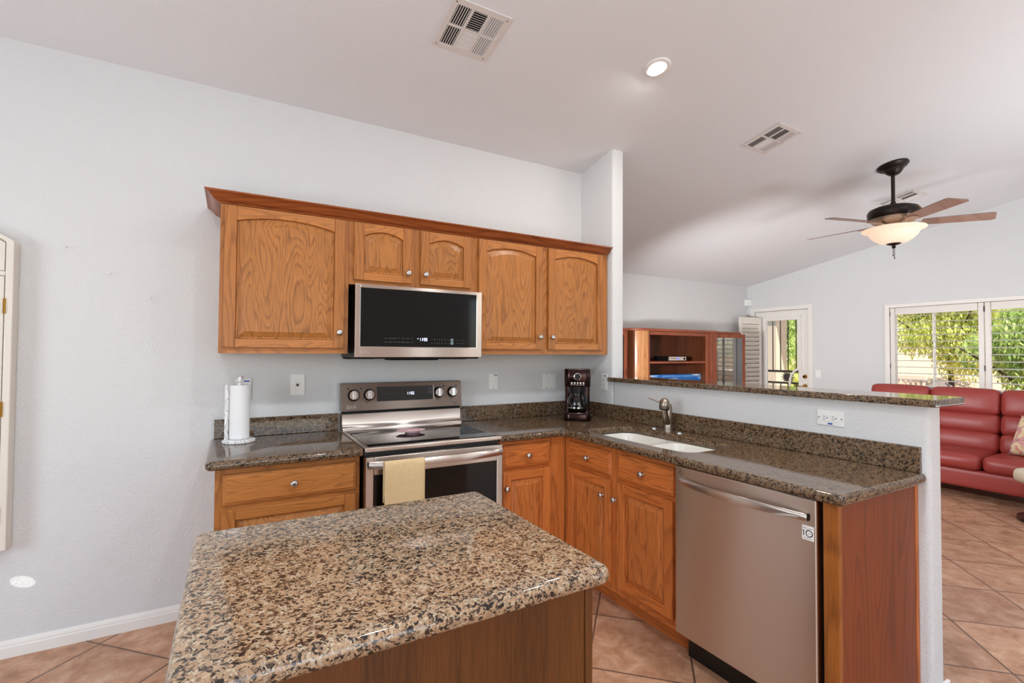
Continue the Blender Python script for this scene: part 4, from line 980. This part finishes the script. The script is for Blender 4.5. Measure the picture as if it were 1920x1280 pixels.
# ---- ironing board cabinet at the left edge
IX0, IX1, IZ0, IZ1 = -1.22, -.79, .500, 1.868
t = thing('ironing_board_cabinet', 'cream built in wall cabinet with brass hinges at the left edge', 'cabinet', ((IX0+IX1)/2, 0, IZ0))
def arch(x0, x1, z0, z1, rise, n=16):
    P = [(x0, z0), (x1, z0)]
    for k in range(n+1):
        u = k/n; P.append((x1+(x0-x1)*u, z1+rise*(1-(2*u-1)**2)))
    return P
MB().prism(arch(IX0, IX1, IZ0, IZ1, .075), 'y', -.06, -.0005).build('box', M['cream'], t, bevel=.010, seg=3, ang=40)
fm = MB(); o_ = arch(IX0, IX1, IZ0, IZ1, .075); i_ = arch(IX0+.027, IX1-.027, IZ0+.018, IZ1-.007, .075)
fm.loops([[(p[0], -.0605, p[1]) for p in o_], [(p[0], -.076, p[1]) for p in o_], [(p[0], -.076, p[1]) for p in i_], [(p[0], -.0605, p[1]) for p in i_]], 0, False, False)
fm.box(IX0+.027, IX1-.027, -.076, -.0605, 1.711, 1.732)
fm.build('frame', M['cream'], t, bevel=.008, seg=3, ang=50)
dl = MB().box(IX0+.029, IX1-.030, -.074, -.061, IZ0+.021, 1.709).build('door', M['cream'], t, bevel=.002)
MB().prism(arch(IX0+.029, IX1-.030, 1.734, IZ1-.011, .072), 'y', -.074, -.061).build('door', M['cream'], t, bevel=.002)
for z in (1.577, 1.121, .658): MB().lathe([(.005,-.033), (.005,.033)], (IX1-.0265,-.0785,z), 10).build('hinge', M['brass'], dl)

# ---------------------------------------------------------------- ceiling things
TH = math.atan(SL)
def ctop(x, y): return (x, y, CZ(y))
def register(x, y, wx, wy, label, cols, rows_):
    t = thing('ceiling_vent', label, 'vent', ctop(x, y), rot=(TH,0,0), group='white ceiling registers')
    hx, hy = wx/2, wy/2; mx = .032
    fr = MB(); gx = (wx-2*mx-.014*(cols-1))/cols; gy = (wy-2*mx-.014*(rows_-1))/rows_
    fr.box(-hx, -hx+mx, -hy, hy, -.007, -.001).box(hx-mx, hx, -hy, hy, -.007, -.001).box(-hx+mx, hx-mx, -hy, -hy+mx, -.007, -.001).box(-hx+mx, hx-mx, hy-mx, hy, -.007, -.001)
    for c in range(1, cols): xx = -hx+mx+c*(gx+.014)-.014; fr.box(xx, xx+.014, -hy+mx, hy-mx, -.007, -.001)
    for r_ in range(1, rows_):
        yy = -hy+mx+r_*(gy+.014)-.014
        for c in range(cols): xx = -hx+mx+c*(gx+.014); fr.box(xx, xx+gx, yy, yy+.014, -.007, -.001)
    fr.build('frame', M['alu'], t, world=False, bevel=.0015)
    MB().box(-hx+mx*.8, hx-mx*.8, -hy+mx*.8, hy-mx*.8, -.0009, -.0003).build('duct_opening', M['darkgap'], t, world=False)
    for c in range(cols):
        for r_ in range(rows_):
            x0 = -hx+mx+c*(gx+.014); y0 = -hy+mx+r_*(gy+.014); sl = MB()
            if cols == 3: along_y = c != 1
            else: along_y = True
            k = 6 if along_y else 9
            lean = (1 if c == cols-1 else -1) if along_y else (1 if r_ == 0 else -1)
            for i in range(k):
                if along_y:
                    xx = x0+gx*(i+.5)/k; m_ = Matrix.Translation((xx, 0, -.0042)) @ Matrix.Rotation(R(40*lean), 4, 'Y'); sl.box(-gx/k*.36, gx/k*.36, y0, y0+gy, -.0006, .0006, mat=m_)
                else:
                    yy = y0+gy*(i+.5)/k; m_ = Matrix.Translation((0, yy, -.0042)) @ Matrix.Rotation(R(40*lean), 4, 'X'); sl.box(x0, x0+gx, -gy/k*.36, gy/k*.36, -.0006, .0006, mat=m_)
            sl.build('louver_bank', M['alu'], t, world=False)
    for sx in (-1, 1):
        for sy in (-1, 1): MB().lathe([(.004,-.0085), (.005,-.007)], (sx*(hx-.02), sy*(hy-.02), 0), 10).build('screw', M['knob'], t, world=False)
    MB().box(hx-.026, hx-.02, -.02, .008, -.016, -.007).build('damper_lever', M['alu'], t, world=False)
register(1.058, -.897, .305, .305, 'square white air vent over the wall cabinets', 3, 2)
register(3.50, -.922, .29, .31, 'white air vent between the recessed light and the fan', 3, 2)
register(5.885, -.79, .30, .34, 'white air vent partly hidden behind the fan rod', 3, 2)
def downlight(x, y, label, watts):
    t = thing('recessed_light', label, 'light', ctop(x, y), rot=(TH,0,0))
    MB().lathe([(.052,-.001), (.052,-.0075), (.058,-.0095), (.072,-.007), (.077,-.002), (.077,-.0005), (.052,-.0005)], cap=False).build('trim_ring', M['white'], t, world=False, smooth=50)
    MB().lathe([(.0515,-.0012), (.0515,-.0050), (.001,-.0062)]).build('lens', M['lamp'], t, world=False, smooth=60)
    light('downlight', 'AREA', (x, y-.003, CZ(y)-.016), watts, (1,.95,.88), (x, y, 0), shape='DISK', size=.09)
downlight(2.13, -1.10, 'round lit recessed light in the sloped ceiling', 9)
for x, y in ((.75,-2.35), (2.0,-2.5), (-.6,-2.4), (4.0,-3.4)):  # unseen downlights, assumed from the shadow below the wall cabinets
    light('downlight', 'AREA', (x, y, CZ(y)-.02), 16, (.9,.95,1), (x, y, 0), shape='DISK', size=.12)

# ---- ceiling fan
FXc, FYc = 4.955, -1.10
t = thing('ceiling_fan', 'dark bronze ceiling fan with five blades and lit glass bowl', 'fan', (FXc, FYc, CZ(FYc)))
cm = Matrix.Translation((FXc, FYc, CZ(FYc))) @ Matrix.Rotation(TH, 4, 'X')
MB().lathe([(.112,-.0005), (.114,-.012), (.10,-.026), (.085,-.036), (.072,-.04), (.062,-.06), (.042,-.082), (.022,-.092), (.001,-.092)], mat=cm).build('canopy', M['bronze'], t, smooth=40)
MB().lathe([(.014,2.66), (.014,2.95)], (FXc, FYc, 0), 14).build('downrod', M['bronze'], t, smooth=40)
MB().lathe([(.02,2.69), (.024,2.665), (.06,2.655), (.13,2.648), (.172,2.63), (.186,2.605), (.184,2.57), (.17,2.55), (.001,2.55)], (FXc, FYc, 0), 36).build('motor_housing', M['bronze'], t, smooth=40)
mtb = MB(); mtb.lathe([(.168,2.549), (.15,2.52), (.10,2.505), (.075,2.50), (.06,2.475), (.001,2.475)], (FXc, FYc, 0), 36)
for k in range(20):
    a = 2*pi*k/20; mtb.box(-.004, .004, .125, .16, -.002, .006, mat=Matrix.Translation((FXc, FYc, 2.533)) @ Matrix.Rotation(a, 4, 'Z') @ Matrix.Rotation(R(32), 4, 'X'))
mtb.build('vent_ring', M['fanmetal'], t, smooth=40)
lg = MB(); lg.tube([(FXc-.03+.012*i, FYc-.187, 2.603+.006*sin(i*2.1)) for i in range(6)], .0025, 6); lg.build('badge', M['brass'], t)
for k in range(5):
    B = Matrix.Translation((FXc, FYc, 2.505)) @ Matrix.Rotation(R(91.5+72*k), 4, 'Z')
    P = Matrix.Rotation(R(-12), 4, 'X')
    bl = MB(); o_ = [(.20,-.045), (.22,-.055), (.56,-.072), (.60,-.068), (.685,-.02), (.675,.045), (.64,.068), (.22,.055), (.20,.045)]
    o_ = [(.19,-.05), (.30,-.058), (.63,-.070), (.655,-.060), (.690,.045), (.675,.066), (.30,.058), (.19,.05)]
    bl.prism(o_, 'z', -.003, .0, 0, mat=B @ P); bl.prism(o_, 'z', .0001, .003, 1, mat=B @ P)
    bo = bl.build('blade', [M['blade'], M['bladeedge']], t)
    ir = MB(); ir.prism([(.08,-.014), (.16,-.012), (.20,-.034), (.25,-.030), (.27,-.008), (.27,.008), (.25,.030), (.20,.034), (.16,.012), (.08,.014)], 'z', -.011, -.0045, mat=B @ P)
    ir.build('blade_iron', M['fanmetal'], bo, bevel=.002)
MB().lathe([(.05,2.475), (.062,2.47), (.062,2.452), (.05,2.448), (.001,2.448)], (FXc, FYc, 0)).build('light_fitter', M['fanmetal'], t, smooth=40)
bw = MB(); bw.lathe([(.222,2.462), (.226,2.458), (.222,2.45), (.19,2.437), (.178,2.426), (.165,2.40), (.14,2.375), (.10,2.345), (.05,2.333), (.001,2.332)], (FXc, FYc, 0), 40)
bw.build('glass_bowl', M['bowl'], t, smooth=60)
MB().lathe([(.055,2.334), (.04,2.326), (.014,2.318), (.012,2.308), (.016,2.302), (.008,2.294), (.001,2.292)], (FXc, FYc, 0), 20).build('finial', M['bronze'], t, smooth=40)
for dx, z in ((-.012, 2.235), (.012, 2.215)):
    ch = MB(); ch.tube([(FXc+dx, FYc, 2.30), (FXc+dx, FYc, z)], .0022, 6); ch.lathe([(.001,z-.012), (.005,z-.008), (.004,z), (.001,z+.002)], (FXc+dx, FYc, 0), 8)
    ch.build('pull_chain', M['bronze'], t)
light('fan_lamp', 'POINT', (FXc, FYc, 2.50), 6, (1,.8,.6), shadow_soft_size=.1)

# ---------------------------------------------------------------- living room furniture
def rbox(mb, x0, x1, y0, y1, z0, z1, r, puff=0, mat=None):
    """Cushion: superellipsoid-like rounded box grid."""
    n = 8; vs = {}
    def mapp(u, v, w_):
        p = Vector((u, v, w_)); c = Vector(((x0+x1)/2, (y0+y1)/2, (z0+z1)/2)); h = Vector(((x1-x0)/2, (y1-y0)/2, (z1-z0)/2))
        q = Vector((p.x*h.x, p.y*h.y, p.z*h.z)); core = Vector([max(-h[i]+r, min(h[i]-r, q[i])) for i in range(3)])
        dv_ = q-core
        if dv_.length > 1e-6: q = core+dv_.normalized()*min(r, max(abs(dv_.x), abs(dv_.y), abs(dv_.z)))
        if puff:
            q.x += puff*(1-v*v)*(1-w_*w_)*u; q.z += puff*(1-v*v)*(1-u*u)*w_; q.y += puff*.4*(1-u*u)*(1-w_*w_)*v
        q = q+c
        return q if mat is None else mat @ q
    g = [-1, -.94, -.82, -.5, 0, .5, .82, .94, 1]
    def vert(a, b, c):
        k = (round(a,3), round(b,3), round(c,3))
        if k not in vs: vs[k] = mb.bm.verts.new(mapp(a, b, c))
        return vs[k]
    for ax in range(3):
        for s in (-1, 1):
            for i in range(8):
                for j in range(8):
                    co = []
                    for a, b in ((i,j), (i+1,j), (i+1,j+1), (i,j+1)):
                        p = [0,0,0]; p[ax] = s; p[(ax+1) % 3] = g[a]; p[(ax+2) % 3] = g[b]; co.append(vert(*p))
                    mb.face(co)
    return mb
t = thing('sofa', 'red leather three seat sofa under the shuttered window', 'sofa', (6.6,-1.0,0))
SY = [-.15, -.72, -1.285, -1.86]
rbox(MB(), 6.19, 7.0, -1.92, -.10, .11, .29, .03).build('base_frame', M['leather'], t, smooth=60)
for i in range(3):
    y1, y0 = SY[i], SY[i+1]
    rbox(MB(), 6.15, 6.82, y0+.004, y1-.004, .285, .435, .055, .012).build('seat_cushion', M['leather'], t, smooth=60)
    tilt_ = Matrix.Translation((6.70,0,.40)) @ Matrix.Rotation(R(9), 4, 'Y') @ Matrix.Translation((-6.70,0,-.40))
    bk = MB()
    for z0, z1, o1 in ((.40,.60,0), (.585,.79,.004), (.775,1.035,-.012)): rbox(bk, 6.60+o1, 6.80, y0+.003, y1-.003, z0, z1, .05, .014, mat=tilt_)
    bk.build('back_cushion', M['leather'], t, smooth=60)
rbox(MB(), 6.78, 7.0, -1.86, -.15, .25, .93, .04).build('back_frame', M['leather'], t, smooth=60)
for y0, y1 in ((-.155,-.03), (-1.99,-1.865)): rbox(MB(), 6.2, 6.98, y0, y1, .11, .60, .05).build('armrest', M['leather'], t, smooth=60)
for x in (6.25, 6.93):
    for y in (-.14, -1.86): MB().lathe([(.02,0), (.025,.11)], (x, y, 0), 12).build('foot', M['black'], t)
T4 = Matrix.Translation((6.40,-1.575,.445)) @ Matrix.Rotation(R(-22), 4, 'Z') @ Matrix.Rotation(R(24), 4, 'Y')
pw = MB(); npw = 14; G = []
for s in (1, -1):
    g = []
    for i in range(npw+1):
        row = []
        for j in range(npw+1):
            u, v = 2*i/npw-1, 2*j/npw-1; e = 1-.10*(1-(abs(u) if abs(u) > abs(v) else abs(v)))*0
            px, pz = .2*u*(1-.07*(1-v*v)*abs(u)), .2*v*(1-.07*(1-u*u)*abs(v))
            row.append((T4 @ Vector((-s*.075*((1-u**4)*(1-v**4))**.6, px, pz+.2))))
        g.append(row)
    for i in range(npw):
        for j in range(npw): pw.face([pw.bm.verts.new(g[a][b]) for a, b in ((i,j), (i+1,j), (i+1,j+1), (i,j+1))])
bmesh.ops.remove_doubles(pw.bm, verts=pw.bm.verts, dist=1e-4)
tag(pw.build('throw_pillow', M['pillow'], smooth=80), 'pastel floral throw pillow leaning on the red sofa', 'pillow')
t = thing('footstool', 'cream leather footstool on a curved wood pedestal', 'footstool', (5.95,-1.76,0))
OX, OY = 5.92, -1.81
MB().lathe([(.21,0), (.225,.012), (.22,.034), (.16,.046), (.03,.055), (.001,.055)], (OX, OY, 0), 40).build('pedestal_base', M['darkwood'], t, smooth=50)
for s in (-1, 1):
    dxy = Vector((.866,-.5))*s
    MB().tube([(OX+dxy.x*.05, OY+dxy.y*.05, .05), (OX+dxy.x*.12, OY+dxy.y*.12, .09), (OX+dxy.x*.17, OY+dxy.y*.17, .15), (OX+dxy.x*.19, OY+dxy.y*.19, .23), (OX+dxy.x*.185, OY+dxy.y*.185, .31)], .019, 10).build('bent_leg', M['teak'], t, smooth=60)
To = Matrix.Translation((OX, OY, 0)) @ Matrix.Rotation(R(-30), 4, 'Z') @ Matrix.Translation((-OX, -OY, 0))
rbox(MB(), OX-.19, OX+.14, OY-.17, OY+.17, .312, .43, .045, .02, mat=To).build('cushion', M['creamleather'], t, smooth=60)

# ---- entertainment wall unit: three units
EY0, EYB = 1.33, YL-.016
ZT = 1.693
t = thing('display_cabinet', 'cherry display cabinet with a glowing bell shaped reflection beside the white column', 'cabinet', (3.9, 1.6, 0))
x0, x1, yf = 3.45, 4.285, 1.42
c = MB()
for a in ((x0, x0+.02, yf+.02, EYB, 0, ZT-.03), (x1-.02, x1, yf+.02, EYB, 0, ZT-.03), (x0+.02, x1-.02, EYB-.01, EYB, 0, ZT-.03), (x0+.02, x1-.02, yf+.02, EYB-.01, 0, .7)): c.box(*a)
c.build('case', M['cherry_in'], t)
MB().box(x0-.01, x1+.004, yf-.01, EYB, ZT-.03, ZT+.003).build('top_board', M['cherry_h'], t, bevel=.006)
f = MB(); f.box(x0, x0+.055, yf, yf+.019, .0, ZT-.03).box(x1-.055, x1, yf, yf+.019, 0, ZT-.03).box(x0+.055, x1-.055, yf, yf+.019, ZT-.085, ZT-.03).box(x0+.055, x1-.055, yf, yf+.019, 0, .72)
f = f.build('glass_door', M['cherry_v'], t, bevel=.003)
MB().box(x0+.055, x1-.055, yf+.006, yf+.010, .72, ZT-.085).build('door_pane', M['glassclear'], f)
MB().box(x1-.030, x1-.02, yf-.002, yf-.0002, 1.10, 1.19).build('pull_slot', M['ink'], f)
for z in (1.02, 1.34): MB().box(x0+.021, x1-.021, yf+.03, EYB-.011, z, z+.006).build('glass_shelf', M['glassclear'], t)
# small ornaments inside
def figurine(x, y, z, s, m, l, kind='figurine'):
    return tag(MB().lathe([(.001,z), (.02*s,z), (.022*s,z+.008*s), (.012*s,z+.02*s), (.018*s,z+.04*s), (.02*s,z+.055*s), (.008*s,z+.075*s), (.012*s,z+.085*s), (.012*s,z+.1*s), (.001,z+.108*s)], (x, y, 0), 16).build(kind, m, smooth=60), l, 'figurine')
figurine(4.07, 1.60, 1.3465, .95, M['marble'], 'white figurine on the upper glass shelf of the cabinet')
figurine(4.09, 1.56, 1.0265, .9, M['leaf_c'], 'pale green figurine on the lower glass shelf of the cabinet')
o = thing('bell_reflection', 'small glowing bell shape added for a lamp reflection in the display cabinet', 'lamp', (4.17, 1.58, 1.0265))  # glowing shape built in place of a chandelier shade's reflection in the glass
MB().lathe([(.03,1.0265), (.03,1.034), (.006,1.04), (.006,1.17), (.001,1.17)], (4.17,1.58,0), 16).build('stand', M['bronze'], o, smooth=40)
MB().lathe([(.055,1.17), (.045,1.20), (.035,1.25), (.028,1.275)], (4.17,1.58,0), 24, cap=False).build('bell_glow', M['bell'], o, smooth=60)
MB().lathe([(.012,1.275), (.03,1.275), (.022,1.29), (.012,1.302), (.001,1.303)], (4.17,1.58,0), 16).build('bell_cap', M['cherry_h'], o, smooth=40)

t = thing('media_cabinet', 'cherry media cabinet with open center bay and rounded tambour edge', 'cabinet', (5.1, 1.6, 0))
x0, x1 = 4.335, 5.835
c = MB()
for a in ((x0, x0+.03, EY0+.05, EYB, 0, ZT-.03), (x1-.20, x1, EY0+.03, EYB, 0, ZT-.03), (x0+.20, x0+.235, EY0+.03, EYB-.01, 0, ZT-.03), (x0+.03, x1-.2, EYB-.01, EYB, 0, ZT-.03), (x0+.235, x1-.2, EY0+.04, EYB-.01, .72, .75), (x0+.235, x1-.2, EY0+.04, EYB-.01, .0, .12)): c.box(*a)
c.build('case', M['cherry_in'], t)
MB().prism([(x0+.235, EY0), (x0+.2, EY0-.01), (x0+.2, EY0+.03), (x0+.235, EY0+.03)], 'z', 0, ZT-.03).build('inner_stile', M['cherry_v'], t)
MB().box(x1-.2, x1, EY0, EY0+.029, 0, ZT-.03).box(x1-.13, x1-.005, EY0-.014, EY0, 0, ZT-.03).build('stile', M['cherry_v'], t, bevel=.006)
tb = MB(); Ls = []
for k in range(13):
    a = R(180+90*k/12); Ls.append((x0+.16+.16*cos(a)+.0, EY0+.15+.16*sin(a)))
pts = Ls+[(x0+.2, EY0-.01), (x0+.2, EY0+.03), (x0+.03, EY0+.2), (x0, EY0+.2)]
tb.prism(pts, 'z', 0, ZT-.03); tb.build('tambour_front', M['tambour'], t, smooth=25)
tp = [(x0-.015+.175+.175*cos(R(180+90*k/10)), EY0-.015+.175+.175*sin(R(180+90*k/10))) for k in range(11)]+[(x1+.002, EY0-.02), (x1+.002, EYB), (x0-.015, EYB)]
MB().prism(tp, 'z', ZT-.03, ZT+.004).build('top_board', M['cherry_h'], t, bevel=.008)
MB().box(x0+.236, x1-.2005, EY0+.01, EY0+.03, ZT-.075, ZT-.031).build('valance', M['cherry_h'], t, bevel=.003)
MB().box(x0+.236, x1-.2005, EY0+.01, EYB-.011, 1.255, 1.282).build('shelf', M['cherry_h'], t, bevel=.005)
o = thing('media_player', 'black disc player with silver front on the cabinet shelf', 'media player', (5.17, 1.55, 1.2825))
MB().box(5.0, 5.336, 1.425, 1.68, 1.287, 1.345).build('chassis', M['black'], o, bevel=.003)
pn = MB().box(5.012, 5.334, 1.418, 1.4245, 1.291, 1.341).build('front_panel', M['knob'], o, bevel=.002)
MB().box(5.15, 5.20, 1.4168, 1.4178, 1.308, 1.326).build('indicator', M['ledb'], pn)
MB().box(5.03, 5.14, 1.4168, 1.4178, 1.316, 1.322).build('disc_slot', M['ink'], pn)
MB().lathe([(.016,0), (.016,.004), (.001,.005)], mat=Matrix.Translation((5.30,1.4178,1.316)) @ Matrix.Rotation(R(90), 4, 'X')).build('jog_dial', M['ink'], pn)
for x in (5.02, 5.29): MB().box(x, x+.03, 1.45, 1.48, 1.2825, 1.287).build('foot', M['black'], o)
o = thing('picture_box', 'flat box printed with blue sky and clouds in the lower bay', 'box', (5.0, 1.6, .75))
MB().box(4.60, 5.625, 1.42, 1.54, .7505, 1.108).build('carton', M['skyprint'], o, bevel=.003)
pt = MB(); pt.box(4.90, 5.14, 1.4188, 1.4196, 1.083, 1.093).box(5.16, 5.24, 1.4188, 1.4196, 1.082, 1.090).box(5.27, 5.48, 1.4188, 1.4196, 1.078, 1.090); pt.build('pale_print', M['paleprint'], o)

t = thing('display_cabinet', 'cherry display cabinet with reflecting glass door beside the open shutter', 'cabinet', (6.13, 1.6, 0))
x0, x1, yf = 5.845, 6.42, 1.38
c = MB()
for a in ((x0, x0+.02, yf+.02, EYB, 0, ZT-.03), (x1-.02, x1, yf+.02, EYB, 0, ZT-.03), (x0+.02, x1-.02, EYB-.01, EYB, 0, ZT-.03), (x0+.02, x1-.02, yf+.02, EYB-.01, 0, .7)): c.box(*a)
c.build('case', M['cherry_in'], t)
MB().box(x0-.004, x1+.012, yf-.012, EYB, ZT-.03, ZT+.002).build('top_board', M['cherry_h'], t, bevel=.006)
Dm = Matrix.Translation((x0, yf, 0)) @ Matrix.Rotation(R(-9), 4, 'Z') @ Matrix.Translation((-x0, -yf, 0))
f = MB()
for a in ((x0+.005, x0+.035, yf, yf+.018, .7, ZT-.032), (x1-.05, x1-.002, yf, yf+.018, .7, ZT-.032), (x0+.035, x1-.05, yf, yf+.018, ZT-.085, ZT-.032), (x0+.035, x1-.05, yf, yf+.018, .7, .76)): f.box(*a, mat=Dm)
f = f.build('glass_door', M['cherry_v'], t, bevel=.003)
MB().box(x0+.035, x1-.05, yf+.006, yf+.010, .76, ZT-.085, mat=Dm).build('door_pane', M['cabglass'], f)
